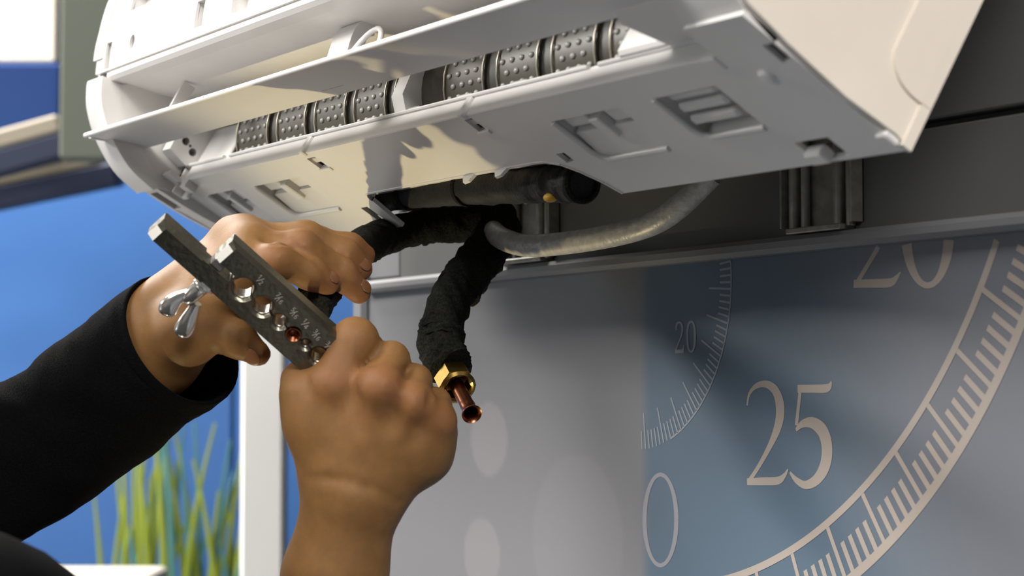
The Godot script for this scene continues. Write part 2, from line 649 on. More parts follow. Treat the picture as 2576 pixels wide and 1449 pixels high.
func make_materials() -> void:
	M.white = grain(mat(Color(0.86, 0.85, 0.84), 0.38), 0.02, 3, 0.97, 1.0, 2.0)
	M.side = grain(mat(Color(0.88, 0.84, 0.79), 0.42), 0.02, 5, 0.97, 1.0, 2.0)
	M.duct = grain(mat(Color(0.86, 0.85, 0.84), 0.5), 0.02, 6, 0.95, 1.0, 2.0)
	M.flap = grain(mat(Color(0.86, 0.85, 0.84), 0.4), 0.02, 8, 0.97, 1.0, 2.0)
	M.fan = mat(Color(0.30, 0.28, 0.24), 0.4)
	M.fanband = mat(Color(0.22, 0.205, 0.18), 0.45)
	M.dimple = mat(Color(0.62, 0.62, 0.60), 0.3)
	M.bare = mat(Color(0.9, 0.89, 0.86), 0.45, 0.5)  # light on the tool's end bevels put into a paler metal
	M.lit_stamp = mat(Color(0.74, 0.73, 0.70), 0.4, 0.6)  # paler than the bars: light caught by the strokes, put into the colour
	M.wire = mat(Color(0.75, 0.72, 0.66), 0.3, 0.8)
	M.pocket = mat(Color(0.86, 0.85, 0.84), 0.5)
	M.galv = grain(mat(Color(0.62, 0.61, 0.57), 0.4, 0.4), 0.03, 11, 0.75, 1.0, 8.0)
	M.steel = grain(mat(Color(0.46, 0.445, 0.395), 0.34, 0.9), 0.05, 12, 0.9, 1.0, 10.0, 0.12)
	M.chrome = mat(Color(0.90, 0.89, 0.87), 0.15, 0.9)
	M.bore = mat(Color(0.62, 0.60, 0.56), 0.3, 1.0)
	M.copper = grain(mat(Color(0.62, 0.39, 0.28), 0.28, 1.0), 0.03, 13, 0.85, 1.0, 20.0)
	M.brass = grain(mat(Color(0.68, 0.56, 0.30), 0.3, 1.0), 0.03, 14, 0.85, 1.0, 20.0)
	M.alu = grain(mat(Color(0.80, 0.79, 0.77), 0.42, 0.25), 0.03, 15, 0.75, 1.0, 18.0, 0.25)
	M.foam = grain(mat(Color(0.19, 0.195, 0.18), 0.95, 0.0, 0.2), 0.06, 16, 0.35, 1.0, 30.0, 1.0)
	M.rubber = grain(mat(Color(0.16, 0.16, 0.165), 0.6, 0.0, 0.3), 0.04, 17, 0.8, 1.0, 12.0, 0.3)
	M.cloth = grain(mat(Color(0.06, 0.06, 0.066), 0.95, 0.0, 0.15), 0.08, 18, 0.6, 1.0, 25.0, 0.8)
	var s := mat(Color(1, 1, 1), 0.56, 0.0, 0.35)
	s.vertex_color_use_as_albedo = true
	s.subsurf_scatter_enabled = true
	s.subsurf_scatter_strength = 0.05
	s.normal_enabled = true
	s.normal_texture = noise_tex(0.09, 19, true, 8.0)
	s.normal_scale = 0.28
	s.uv1_triplanar = true
	s.uv1_world_triplanar = true
	s.uv1_scale = Vector3.ONE * 75.0
	M.skin = s
	M.nail = mat(Color(0.45, 0.30, 0.20), 0.35)
	M.panel = grain(mat(Color(0.36, 0.36, 0.355), 0.55), 0.02, 21, 0.94, 1.0, 1.5)
	M.frame = mat(Color(0.45, 0.45, 0.46), 0.6, 0.0)
	M.seam = mat(Color(0.12, 0.12, 0.12), 0.7)
	M.print = mat(Color(0.63, 0.59, 0.555), 0.5)
	M.blue = grain(mat(Color(0.20, 0.40, 0.66), 0.6), 0.01, 22, 0.85, 1.0, 0.6)
	M.blue_deep = mat(Color(0.0, 0.17, 0.39), 0.9)
	M.navy = mat(Color(0.06, 0.11, 0.22), 0.6)
	M.post = mat(Color(0.96, 0.955, 0.94), 0.5)
	M.cream = mat(Color(0.86, 0.83, 0.77), 0.6)
	M.beige = mat(Color(0.55, 0.52, 0.46), 0.7)
	M.olive = mat(Color(0.31, 0.33, 0.29), 0.7)
	M.leaf = mat(Color(0.52, 0.58, 0.16), 0.5)
	M.leaf2 = mat(Color(0.30, 0.50, 0.48), 0.5)
	M.floor = grain(mat(Color(0.27, 0.285, 0.31), 0.5), 0.01, 23, 0.85, 1.0, 0.5)
	M.ceil = mat(Color(0.82, 0.82, 0.80), 0.8)
	M.hall = mat(Color(0.40, 0.42, 0.44), 0.8)
	M.yellow = mat(Color(0.75, 0.58, 0.05), 0.6)

# ---------------------------------------------------------------- the hall
func room() -> void:
	structure(box(Vector3(-8, -0.1, -6), Vector3(5, 0, 6)), "floor", M.floor, "pale grey showroom floor")
	structure(box(Vector3(-8, 3.5, -6), Vector3(5, 3.6, 6)), "ceiling", M.ceil, "white showroom ceiling")
	structure(box(Vector3(-8.1, 0, -6), Vector3(-8, 3.5, 6)), "wall_left", M.hall, "pale hall wall")
	structure(box(Vector3(5, 0, -6), Vector3(5.1, 3.5, 6)), "wall_right", M.hall, "pale hall wall")
	structure(box(Vector3(-8, 0, -6.1), Vector3(5, 3.5, -6)), "wall_back", M.hall, "pale hall wall")
	# hall front: wall pieces round an opening, with added glowing panes in it
	var fw := Node3D.new()
	fw.name = "wall_front"
	add_child(fw)
	tag(fw, "hall front with an opening for the added glowing window", "", "", "structure")
	for q in [[-8.0, 0.0, -4.5, 3.5], [-0.7, 0.0, 5.0, 3.5], [-4.5, 0.0, -0.7, 0.5], [-4.5, 2.9, -0.7, 3.5]]:
		put(box(Vector3(q[0], q[1], 6), Vector3(q[2], q[3], 6.1)), "wall_piece", M.hall, fw)
	var gl := mat(Color(1, 1, 1), 0.5)
	gl.emission_enabled = true
	gl.emission = Color(0.93, 0.97, 1.0)
	gl.emission_energy_multiplier = 0.8
	var wn := Node3D.new()
	wn.name = "added_window_1"
	wn.position = Vector3(-4.5, 0.5, 6.0)
	add_child(wn)
	tag(wn, "glowing window added in the hall front to light the unit", "", "", "structure")
	for k in 3:
		put(box(Vector3(k * 1.2667 + 0.04, 0.04, 0.03), Vector3((k + 1) * 1.2667 - 0.04, 2.36, 0.04)), "glow_pane", gl, wn)
	for k in 4:
		put(box(Vector3(k * 1.2667 - 0.04, 0, 0), Vector3(k * 1.2667 + 0.04, 2.4, 0.08)), "mullion", M.seam, wn)
	for p in CEIL:
		var c: Vector3 = p[0]
		var s: Vector2 = p[1] / 2
		var t := thing("ceiling_light", p[3], "ceiling light", c, Basis.IDENTITY, "light panels under the showroom ceiling")
		put(box(Vector3(-s.x - 0.03, 0.0, -s.y - 0.03), Vector3(s.x + 0.03, 0.1, s.y + 0.03), 0.005), "housing", M.post, t)
		var g := mat(Color(1, 1, 1), 0.6)
		g.emission_enabled = true
		g.emission = Color(1.0, 0.96, 0.9)
		g.emission_energy_multiplier = 1.5
		put(box(Vector3(-s.x, -0.008, -s.y), Vector3(s.x, 0.0, s.y)), "diffuser", g, t)

func work_lamp() -> void:
	var aim := (V(950, 470, 1.45) - work_at).normalized()
	var t := thing("work_lamp", "small work lamp on a slim stand shining up at the unit", "lamp", Vector3(work_at.x, 0, work_at.z))
	var at := Vector3(0, work_at.y, 0) - aim * 0.035
	put(lathe([Vector2(0, 0), Vector2(0.14, 0), Vector2(0.14, 0.012), Vector2(0.02, 0.02), Vector2(0, 0.02)], 32), "base", M.seam, t)
	put(tube([Vector3(0, 0.018, 0), at - aim * 0.03], [0.008], 12), "pole", M.seam, t)
	put(lathe([Vector2(0, -0.04), Vector2(0.014, -0.038), Vector2(0.02, -0.02), Vector2(0.026, 0.02), Vector2(0.024, 0.02), Vector2(0.018, -0.018), Vector2(0, -0.03)], 28, Transform3D(basis_y(aim), at)), "lamp_head", M.seam, t)
	var g := mat(Color(1, 1, 1), 0.5)
	g.emission_enabled = true
	g.emission = Color(1.0, 0.9, 0.62)
	g.emission_energy_multiplier = 3.0
	put(lathe([Vector2(0, 0.012), Vector2(0.023, 0.012), Vector2(0.021, 0.008), Vector2(0, 0.008)], 28, Transform3D(basis_y(aim), at)), "lens", g, t)

# ---------------------------------------------------------------- the printed display wall
func display_wall() -> void:
	var yt := cam_at.y + 0.105      # upper edge of the cross profile
	var yb := cam_at.y + 0.0935
	var xl := -1.73
	var w := Node3D.new()
	w.name = "wall_display"
	add_child(w)
	tag(w, "display wall of framed panels with a large printed dial", "", "", "structure")
	put(box(Vector3(xl, 0, -0.06), Vector3(2.5, 3.0, -0.012)), "wall_core", M.frame, w)
	put(box(Vector3(xl, 0, -0.055), Vector3(xl + 0.022, 3.0, 0.006), 0.004), "edge_profile", M.frame, w)
	put(box(Vector3(xl + 0.022, yt, -0.03), Vector3(-1.65, 3.0, 0.0), 0.002), "frame_post", M.frame, w)
	put(box(Vector3(-1.646, yt - 0.0016, -0.03), Vector3(2.5, cam_at.y + 0.158, 0.0018), 0.001), "upper_panel", M.panel, w)
	put(box(Vector3(-1.646, cam_at.y + 0.163, -0.03), Vector3(2.5, 3.0, 0.0018), 0.001), "upper_panel", M.panel, w)
	put(box(Vector3(xl + 0.022, yb, -0.03), Vector3(2.5, yt - 0.0015, 0.012), 0.003), "cross_profile", M.frame, w)
	# lower panel: a printed sheet
	var x0 := xl + 0.022
	var x1 := 0.6
	var y1 := yb
	var y0 := yb - 1.2
	var b := Build.new()
	var nx := 280
	var ny := 110
	b.colored = true
	var grey := Color(0.172, 0.170, 0.182)
	var blue := Color(0.068, 0.120, 0.178)
	for j in ny + 1:
		for i in nx + 1:
			# finer near the picture's part of the sheet
			var x := lerpf(x0, -0.85, i / float(nx - 1)) if i < nx else x1
			var y := lerpf(y1, y1 - 0.3, j / float(ny - 1)) if j < ny else y0
			var dy := y - cam_at.y
			var col := grey
			# printed field of blue that begins at a soft edge and fades to grey past the dial
			var t := smoothstep(-1.289, -1.272, x) * (1.0 - smoothstep(-1.13, -0.95, x + (dy + 0.02) * 0.35) * 0.75)
			col = col.lerp(blue, t * 0.85)
			# pale printed bubbles
			for q in [[1230.0, 1105.0, 0.0285, 0.7], [1212.0, 1395.0, 0.0285, 0.6], [1450.0, 1360.0, 0.062, 0.25]]:
				var c := on_wall(q[0], q[1])
				var e: float = Vector2(x - c.x, y - c.y).length() / q[2]
				col = col.lerp(Color(0.235, 0.222, 0.232), (1.0 - smoothstep(0.95, 1.03, e)) * float(q[3]))
			b.vert(Vector3(x, y, 0.0), Vector3(0, 0, 1), col)
	for j in ny:
		for i in nx:
			var a := j * (nx + 1) + i
			b.tri(a, a + 1, a + nx + 2)
			b.tri(a, a + nx + 2, a + nx + 1)
	var pm := mat(Color(1, 1, 1), 0.45)
	pm.vertex_color_use_as_albedo = true
	put(b.done(), "printed_sheet", pm, w)
	put(box(Vector3(x0, 0, -0.03), Vector3(2.5, y1, -0.0005), 0.0), "lower_panel", M.panel, w)
	# the dial
	var dc := Vector2(-1.268, cam_at.y + 0.256)
	var R := 0.3786
	var a0 := 0.0
	dial(w, "dial_scale", dc, R, R * 1.102, on_wall(2419, 686), 0.0030, y1, 20)
	# numerals, set on the sheet
	# "25": strokes of (pixel, pixel, half width in mm)
	var two := [[[1880, 1020, 0.8], [1886, 990, 1.2], [1905, 970, 1.8], [1930, 967, 2.4], [1952, 985, 3.4], [1963, 1025, 4.4], [1958, 1070, 3.8], [1938, 1120, 2.4], [1908, 1175, 1.7], [1882, 1214, 1.6]], [[1880, 1212, 2.2], [1920, 1211, 2.5], [1958, 1209, 2.5], [1974, 1196, 1.6], [1983, 1180, 0.5]]]
	var five := [[[2007, 978, 2.4], [2045, 978, 2.5], [2082, 976, 2.5], [2092, 960, 0.6]], [[2014, 980, 1.6], [2009, 1025, 1.6], [2004, 1070, 1.6]], [[2003, 1082, 1.2], [2020, 1066, 2.4], [2045, 1064, 3.6], [2070, 1085, 4.8], [2081, 1125, 5.2], [2076, 1170, 4.8], [2056, 1205, 3.6], [2028, 1220, 2.6], [2004, 1208, 2.0], [1988, 1188, 0.8]]]
	strokes(w, "numeral", two, y1, M.print)
	strokes(w, "numeral", five, y1, M.print)
	# "20", its upper part behind the cross profile
	strokes(w, "numeral", [[[2255, 500, 4.0], [2240, 560, 2.8], [2205, 630, 1.8], [2152, 718, 1.6]], [[2148, 714, 2.4], [2195, 713, 2.6], [2240, 711, 2.6], [2256, 698, 1.5], [2266, 684, 0.5]]], y1, M.print)
	var nought := []
	for k in 25:
		var a := PI * (0.02 + 0.96 * k / 24.0)
		nought.append([2334 - cos(a) * 54, 580 + sin(a) * 138, lerpf(4.6, 1.8, pow(sin(a), 2.0))])
	strokes(w, "numeral", [nought], y1, M.print)
	# second, smaller and fainter dial
	var fm := mat(Color(0.55, 0.575, 0.60), 0.5)
	var c := on_wall(1600, 720)
	var rr := absf(on_wall(1840, 720).x - c.x)
	small_dial(w, Vector2(c.x, c.y), rr, y1, fm)
	numeral(w, "20", [1725, 850], 0.021, 0.0, y1, fm)
	var ring := []
	for k in 33:
		var a := TAU * k / 32.0
		ring.append([1662 + cos(a) * 40, 1308 + sin(a) * 114, lerpf(1.4, 2.6, pow(cos(a), 2.0))])
	strokes(w, "numeral", [ring], y1, mat(Color(0.53, 0.53, 0.55), 0.5))

func numeral(w: Node, text: String, p: Array, height: float, turn: float, top: float, m: Material = null) -> void:
	var t := TextMesh.new()
	var f := SystemFont.new()
	f.font_names = PackedStringArray(["Droid Serif"])
	t.font = f
	t.text = text
	t.font_size = 64
	t.pixel_size = height / 64.0 / 0.72
	t.depth = 0.0001
	t.curve_step = 1.0
	var c := on_wall(p[0], p[1])
	put(t, "numeral", m if m else M.print, w, Transform3D(Basis(Vector3(0.82, 0, 0), Vector3(0, 1, 0), Vector3(0, 0, 1)), Vector3(c.x, c.y, 0.0002)))

func strokes(w: Node, called: String, lines: Array, top: float, m: Material) -> void:
	# printed strokes of changing width on the sheet
	var b := Build.new()
	var z := 0.00016
	for l in lines:
		var pts := []
		for q in l:
			var p := on_wall(q[0], q[1])
			pts.append(Vector3(p.x, p.y, q[2] * 0.001))
		var path := smooth_line(pts, 8)
		for k in path.size() - 1:
			var P := []
			for e in [[k, 1.0], [k + 1, 1.0], [k + 1, -1.0], [k, -1.0]]:
				var a: Vector3 = path[maxi(e[0] - 1, 0)]
				var c: Vector3 = path[mini(e[0] + 1, path.size() - 1)]
				var d := Vector2(c.x - a.x, c.y - a.y).normalized()
				var o: Vector3 = path[e[0]]
				P.append(Vector2(o.x, o.y) + Vector2(-d.y, d.x) * e[1] * o.z)
			if P[0].y < top - 0.0002 and P[1].y < top - 0.0002: flat_quad(b, P, z)
		z += 0.00003
	put(b.done(), called, m, w)

func flat_quad(b: Build, P: Array, z := 0.0002) -> void:
	var q := []
	for p in P: q.append(Vector3(p.x, p.y, z))
	var n := Vector3(0, 0, 1)
	b.quad_n(q, [n, n, n, n])

func dial(w: Node, called: String, c: Vector2, r0: float, r1: float, first: Vector3, lw: float, top: float, count: int) -> void:
	var b := Build.new()
	var a0 := atan2(first.y - c.y, first.x - c.x)
	var hit := func(p: Vector2) -> bool: return p.y < top - 0.001
	var edge := on_wall(1745, 1440).x
	for r in [r0, r1]:
		var n := 240
		for k in n:
			var t0 := a0 + deg_to_rad(24.0 - 96.0 * k / n)
			var t1 := a0 + deg_to_rad(24.0 - 96.0 * (k + 1) / n)
			var P := []
			var wd := lw * (0.8 if r == r0 else 1.0)
			for q in [[r - wd, t0], [r + wd, t0], [r + wd, t1], [r - wd, t1]]: P.append(c + Vector2(cos(q[1]), sin(q[1])) * q[0])
			if hit.call(P[0]) and hit.call(P[1]) and P[0].x > edge: flat_quad(b, P, 0.00026)
	for k in range(-20, 38):
		var t := a0 - deg_to_rad(6.0 * k / 5.0)
		var d := Vector2(cos(t), sin(t))
		var s := Vector2(-d.y, d.x) * 0.0017
		var rs := r0 if k % 5 == 0 else lerpf(r0, r1, 0.42)
		if k % 5 != 0: s *= 1.15
		var P := [c + d * rs + s, c + d * r1 + s, c + d * r1 - s, c + d * rs - s]
		if hit.call(P[0]) and hit.call(P[1]): flat_quad(b, P)
	put(b.done(), called, M.print, w)

func small_dial(w: Node, c: Vector2, r: float, top: float, m: Material) -> void:
	var b := Build.new()
	for k in 120:
		var t0 := deg_to_rad(10.0 - 78.0 * k / 120.0)
		var t1 := deg_to_rad(10.0 - 78.0 * (k + 1) / 120.0)
		var P := []
		for q in [[r - 0.0007, t0], [r + 0.0007, t0], [r + 0.0007, t1], [r - 0.0007, t1]]: P.append(c + Vector2(cos(q[1]), sin(q[1])) * q[0])
		if P[1].y < top - 0.001 and P[2].x > -1.285: flat_quad(b, P)
	for k in 44:
		var t := deg_to_rad(8.0 - 2.3 * k)
		var d := Vector2(cos(t), sin(t))
		var s := Vector2(-d.y, d.x) * 0.0007
		var rs := r * (0.78 if k % 5 == 0 else 0.89)
		var P := [c + d * rs + s, c + d * r + s, c + d * r - s, c + d * rs - s]
		if P[0].y < top - 0.001 and P[0].x > -1.285: flat_quad(b, P)
	put(b.done(), "small_dial_scale", m, w)

# ---------------------------------------------------------------- far behind
func plane_box(px0: float, py0: float, px1: float, py1: float, depth: float, thickness := 0.05) -> Array:
	# an upright slab that faces the camera's side of the hall; corners from pixels at one depth
	var a := V(px0, py1, depth)
	var b := V(px1, py1, depth)
	var h := absf((V(px0, py0, depth) - a).dot(cy))
	var x := (b - a)
	var wd := x.length()
	x = Vector3(x.x, 0, x.z).normalized()
	var z := x.cross(Vector3.UP)
	return [Transform3D(Basis(x, Vector3.UP, z), a), Vector3(wd, h, thickness)]

func slab(called: String, label: String, cat: String, r: Array, depth: float, m: Material, thickness := 0.05) -> Node3D:
	var q := plane_box(r[0], r[1], r[2], r[3], depth, thickness)
	var o := put(box(Vector3(0, 0, -q[1].z), q[1] * Vector3(1, 1, 0), 0.004), called, m, self, q[0])
	tag(o, label, cat)
	return o

func backdrop() -> void:
	# blue stand wall
	var q := plane_box(-900, 300, 1300, 4200, 3.6)
	var t := thing("exhibition_backdrop", "large bright blue backdrop wall of the neighbouring stand", "backdrop", q[0].origin, q[0].basis)
	for k in 3:
		var wd: float = q[1].x / 3.0
		put(box(Vector3(wd * k + 0.002, 0, -0.04), Vector3(wd * (k + 1) - 0.002, q[1].y, 0), 0.003), "panel", M.blue, t)
	# white post in front of it
	var p := plane_box(588, -200, 700, 3800, 2.7)
	var po := thing("stand_post", "slim white upright post in front of the blue backdrop", "post", p[0].origin, p[0].basis)
	put(box(Vector3(0, 0, -0.05), Vector3(p[1].x, p[1].y, 0), 0.004), "shaft", M.post, po)
	put(box(Vector3(-0.03, 0, -0.08), Vector3(p[1].x + 0.03, 0.02, 0.03), 0.004), "foot_plate", M.post, po)
	# overhead things at the upper left
	slab("fascia_board", "pale cream fascia board above the blue sign", "fascia", [-500, -300, 140, 158], 3.3, M.cream)
	slab("sign_box", "deep blue blank sign box below the cream fascia", "sign", [-500, 158, 150, 345], 3.28, M.blue_deep, 0.12)
	slab("hanging_banner", "grey green hanging banner behind the air conditioner", "banner", [148, -200, 420, 400], 3.1, M.olive)
	var bm := thing("ceiling_beam", "thin beige beam with a navy edge sloping below the blue sign", "beam", V(60, 332, 3.2), Basis(cx, cy, cz) * Basis(Vector3.BACK, 0.27))
	put(box(Vector3(-0.3, -0.013, -0.06), Vector3(0.052, 0.013, 0.0), 0.004), "beam_body", M.beige, bm)
	put(box(Vector3(-0.3, -0.048, -0.07), Vector3(0.075, -0.013, 0.0), 0.004), "beam_edge", M.navy, bm)
	var b2 := thing("shelf_board", "pale beige board above the blue backdrop with the shade below it painted dark", "board", V(80, 420, 3.3), Basis(cx, cy, cz) * Basis(Vector3.BACK, 0.2))
	put(box(Vector3(-0.3, -0.016, -0.06), Vector3(0.10, 0.022, 0.0), 0.004), "board", M.beige, b2)
	put(box(Vector3(-0.3, -0.05, -0.07), Vector3(0.12, -0.016, 0.0), 0.004), "underside", M.navy, b2)  # navy strip that paints in the dark shade below the board
	# counter at the foot of the plants
	var ct := V(20, 1440, 3.05)
	var cb := thing("counter", "cream counter top below the tall grass", "counter", Vector3(ct.x, 0, ct.z), Basis(Vector3(cx.x, 0, cx.z).normalized(), Vector3.UP, Vector3(cx.x, 0, cx.z).normalized().cross(Vector3.UP)))
	put(box(Vector3(-0.7, ct.y - 0.05, -0.12), Vector3(0.2, ct.y, 0.2), 0.004), "counter_top", M.cream, cb)
	put(box(Vector3(-0.66, 0, -0.1), Vector3(0.18, ct.y - 0.05, 0.18), 0.004), "counter_body", M.cream, cb)
	# tall grass in a trough
	var rng := RandomNumberGenerator.new()
	rng.seed = 5
	var g0 := V(430, 1700, 3.4)
	var gt := thing("potted_grass", "tall yellow green ornamental grass against the blue backdrop", "plant", g0)
	put(box(Vector3(-0.16, -0.16, -0.08), Vector3(0.16, 0, 0.08), 0.006), "trough", M.post, gt)
	put(box(Vector3(-0.12, 0.16 - g0.y - 0.16 + 0.0, -0.06), Vector3(0.12, -0.16, 0.06), 0.004), "trough_stand", M.cream, gt)
	for k in 44:
		var b := Build.new()
		var u := rng.randf_range(-0.11, 0.105)
		var hgt := rng.randf_range(0.22, 0.46) * (1.0 - absf(u) * 1.8)
		var lean := rng.randf_range(-0.05, 0.05)
		var dz := rng.randf_range(-0.04, 0.04)
		var pts := []
		var rad := []
		for j in 7:
			var f := j / 6.0
			pts.append(cx * (u + lean * f * f) + Vector3.UP * hgt * f + cz * dz)
			rad.append(lerpf(0.009, 0.002, f))
		add_tube(b, pts, rad, 6, true, 0.35, cz)
		put(b.done(), "blade", M.leaf if rng.randf() < 0.6 else M.leaf2, gt)

# ---------------------------------------------------------------- the air conditioner
func csg_poly(poly: Array, tr: Transform3D, depth: float, op: int) -> CSGPolygon3D:
	var c := CSGPolygon3D.new()
	c.polygon = PackedVector2Array(poly)
	c.mode = CSGPolygon3D.MODE_DEPTH
	c.depth = depth
	c.transform = tr
	c.operation = op
	return c

func rounded(s0: float, n0: float, s1: float, n1: float, r: float, which := [1, 1, 1, 1]) -> Array:
	# a rectangle with some corners rounded, in order (s0,n0) (s1,n0) (s1,n1) (s0,n1)
	var c := [[s0, n0, 1, 1, PI], [s1, n0, -1, 1, 1.5 * PI], [s1, n1, -1, -1, 0.0], [s0, n1, 1, -1, 0.5 * PI]]
	var out := []
	for k in 4:
		var q: Array = c[k]
		if which[k] == 0:
			out.append(Vector2(q[0], q[1]))
			continue
		for j in 6:
			var a: float = q[4] + j / 5.0 * PI / 2
			out.append(Vector2(q[0] + q[2] * r, q[1] + q[3] * r) + Vector2(cos(a), sin(a)) * r)
	return out

func air_conditioner() -> void:
	var bd := Vector3(0, 0.857, -0.515).normalized()
	ac_b = Basis(Vector3.RIGHT, bd, Vector3(0, -bd.z, bd.y))
	ac_o = cam_at + Vector3(-1.625, 0.1213, -0.6971)
	var t := thing("air_conditioner", "white split air conditioner unit tilted out from the wall with its flap open", "air conditioner", ac_o, ac_b)
	var L := 0.8

	# --- bottom plate with pockets and the cut for the pipes (polygon lies in x,z)
	var plate := CSGCombiner3D.new()
	plate.name = "base_plate"
	plate.material_override = M.white
	var flat := Transform3D(Basis(Vector3.RIGHT, Vector3.BACK, Vector3.DOWN), Vector3.ZERO)   # polygon (x, y) to (s, n); z to down, so depth goes up
	var out := [Vector2(0.024, 0.0), Vector2(0.268, 0.0), Vector2(0.2745, 0.031)]
	for k in 6:
		var a := PI - k / 5.0 * PI / 2
		out.append(Vector2(0.281, 0.0318) + Vector2(cos(a) * 0.0065, sin(a) * 0.0065))
	out.append_array([Vector2(0.5, 0.0383), Vector2(0.512, 0.0375), Vector2(0.524, 0.033), Vector2(0.533, 0.024), Vector2(0.541, 0.012), Vector2(0.5455, 0.0), Vector2(0.796, 0.0), Vector2(0.796, 0.112), Vector2(0.748, 0.112), Vector2(0.748, 0.089), Vector2(0.05, 0.089), Vector2(0.05, 0.1), Vector2(0.024, 0.1)])
	plate.add_child(csg_poly(out, flat, 0.0028, CSGShape3D.OPERATION_UNION))
	var pockets := [[0.062, 0.023, 0.112, 0.069], [0.147, 0.029, 0.222, 0.068], [0.565, 0.031, 0.634, 0.0695], [0.668, 0.034, 0.724, 0.0705]]
	var cut := Transform3D(flat.basis, Vector3(0, -0.004, 0))
	for p in pockets:
		plate.add_child(csg_poly(rounded(p[0], p[1], p[2], p[3], 0.009, [1, 0, 0, 0]), cut, 0.012, CSGShape3D.OPERATION_SUBTRACTION))
	var slots := [[0.2655, 0.0715, 0.2785, 0.0835], [0.489, 0.074, 0.4985, 0.086], [0.2475, 0.008, 0.2575, 0.026], [0.532, 0.034, 0.541, 0.043], [0.786, 0.076, 0.794, 0.09], [0.73, 0.003, 0.757, 0.019]]
	for p in slots:
		plate.add_child(csg_poly(rounded(p[0], p[1], p[2], p[3], 0.001, [0, 0, 0, 0]), cut, 0.012, CSGShape3D.OPERATION_SUBTRACTION))
	t.add_child(plate)

	# --- pockets: tray, ledge, latch, bright rim
	for k in 4:
		var p: Array = pockets[k]
		var tray := Build.new()
		var e := 0.002
		var d := 0.028
		add_box(tray, Vector3(p[0] - e, 0.0028, p[1] - e), Vector3(p[0], d, p[3] + e))
		add_box(tray, Vector3(p[2], 0.0028, p[1] - e), Vector3(p[2] + e, d, p[3] + e))
		add_box(tray, Vector3(p[0], 0.0028, p[3]), Vector3(p[2], d, p[3] + e))
		add_box(tray, Vector3(p[0], 0.0028, p[1] - e), Vector3(p[2], d, p[1]))
		add_box(tray, Vector3(p[0] - e, d, p[1] - e), Vector3(p[2] + e, d + e, p[3] + e))
		var po := put(tray.done(), "clip_pocket", M.pocket, t)
		var led := Build.new()
		var w: float = p[2] - p[0]
		var hn: float = p[3] - p[1]
		if k < 3:
			# nearly flush ledge over the rear part
			add_extrude(led, [Vector2(p[1] + 0.0012, 0.0010), Vector2(p[1] + hn * 0.60, 0.0030), Vector2(p[1] + hn * 0.62, 0.0165), Vector2(p[1] + 0.0012, 0.0165)], p[0] + 0.0022, p[2] - 0.0004)
			put(led.done(), "ledge", M.white, po)
			var lt := Build.new()
			add_box(lt, Vector3(p[0] + w * 0.46, -0.0004, p[1] + hn * 0.42), Vector3(p[0] + w * 0.60, 0.0060, p[1] + hn * 0.88), 0.0008)
			put(lt.done(), "latch", M.white, po)
			put(box(Vector3(p[0] + 0.0045, 0.0035, p[1] + hn * 0.70), Vector3(p[0] + w * 0.38, 0.0165, p[3] - 0.0005), 0.0008), "inner_step", M.pocket, po)
			put(box(Vector3(p[0] + w * 0.68, 0.0030, p[1] + hn * 0.66), Vector3(p[2] - 0.0005, 0.0165, p[3] - 0.0005), 0.0008), "inner_step", M.pocket, po)
		else:
			for j in 3:
				var f0: float = p[1] + 0.0085 + j * 0.0092
				put(box(Vector3(p[0] + 0.004, 0.0015 + j * 0.0012, f0), Vector3(p[2] - 0.011, 0.0055 + j * 0.0012, f0 + 0.0068), 0.0016), "slat", M.white, po)
		var rim := []
		for q in [Vector2(p[0], p[3] - 0.001), Vector2(p[0], p[1] + 0.009), Vector2(p[0] + 0.0026, p[1] + 0.0026), Vector2(p[0] + 0.009, p[1]), Vector2(p[2] - 0.001, p[1])]: rim.append(Vector3(q.x, 0.0002, q.y))
		put(tube(rim, [0.0019], 8), "pocket_rim", M.white, po)
	for p in [slots[0], slots[1]]:
		put(box(Vector3(p[0] - 0.002, -0.0012, p[1] - 0.0035), Vector3(p[2] + 0.002, 0.0005, p[1]), 0.0005), "slot_sill", M.white, t)
		put(box(Vector3(p[0] - 0.002, 0.002, p[1] + 0.004), Vector3(p[2], 0.004, p[3] - 0.003), 0.0005), "slot_tongue", M.white, t)
	# edge of the pipe cut, turned up
	var ce := []
	for k in range(2, 15): ce.append(Vector3(out[k].x, 0.004, out[k].y))
	var cb := Build.new()
	for k in ce.size() - 1:
		var a: Vector3 = ce[k]
		var d: Vector3 = ce[k + 1]
		cb.quad(a + Vector3(0, -0.0045, 0), d + Vector3(0, -0.0045, 0), d + Vector3(0, 0.010, 0), a + Vector3(0, 0.010, 0))
		var nrm := (d - a).cross(Vector3.UP).normalized() * 0.0015
		cb.quad(d + nrm + Vector3(0, -0.0045, 0), a + nrm + Vector3(0, -0.0045, 0), a + nrm + Vector3(0, 0.010, 0), d + nrm + Vector3(0, 0.010, 0))
		cb.quad(a + Vector3(0, -0.0045, 0), a + nrm + Vector3(0, -0.0045, 0), d + nrm + Vector3(0, -0.0045, 0), d + Vector3(0, -0.0045, 0))
	put(cb.done(), "cut_edge", M.white, t)
	# two small break-out tabs on the cut edge
	for x in [0.415, 0.455]:
		put(extrude_z([Vector2(x, 0.0), Vector2(x + 0.016, 0.0), Vector2(x + 0.012, -0.005), Vector2(x + 0.006, -0.006)], 0.0375, 0.0395), "break_out_tab", M.white, t)

	# --- front band of the base with its lip
	put(box(Vector3(0.0560, 0.0, 0.087), Vector3(0.27, 0.0135, 0.0893), 0.0006), "front_band", M.white, t)
	put(box(Vector3(0.2735, 0.0, 0.087), Vector3(0.4915, 0.0135, 0.0893), 0.0006), "front_band", M.white, t)
	put(box(Vector3(0.495, 0.0, 0.087), Vector3(0.747, 0.0135, 0.0893), 0.0006), "front_band", M.white, t)
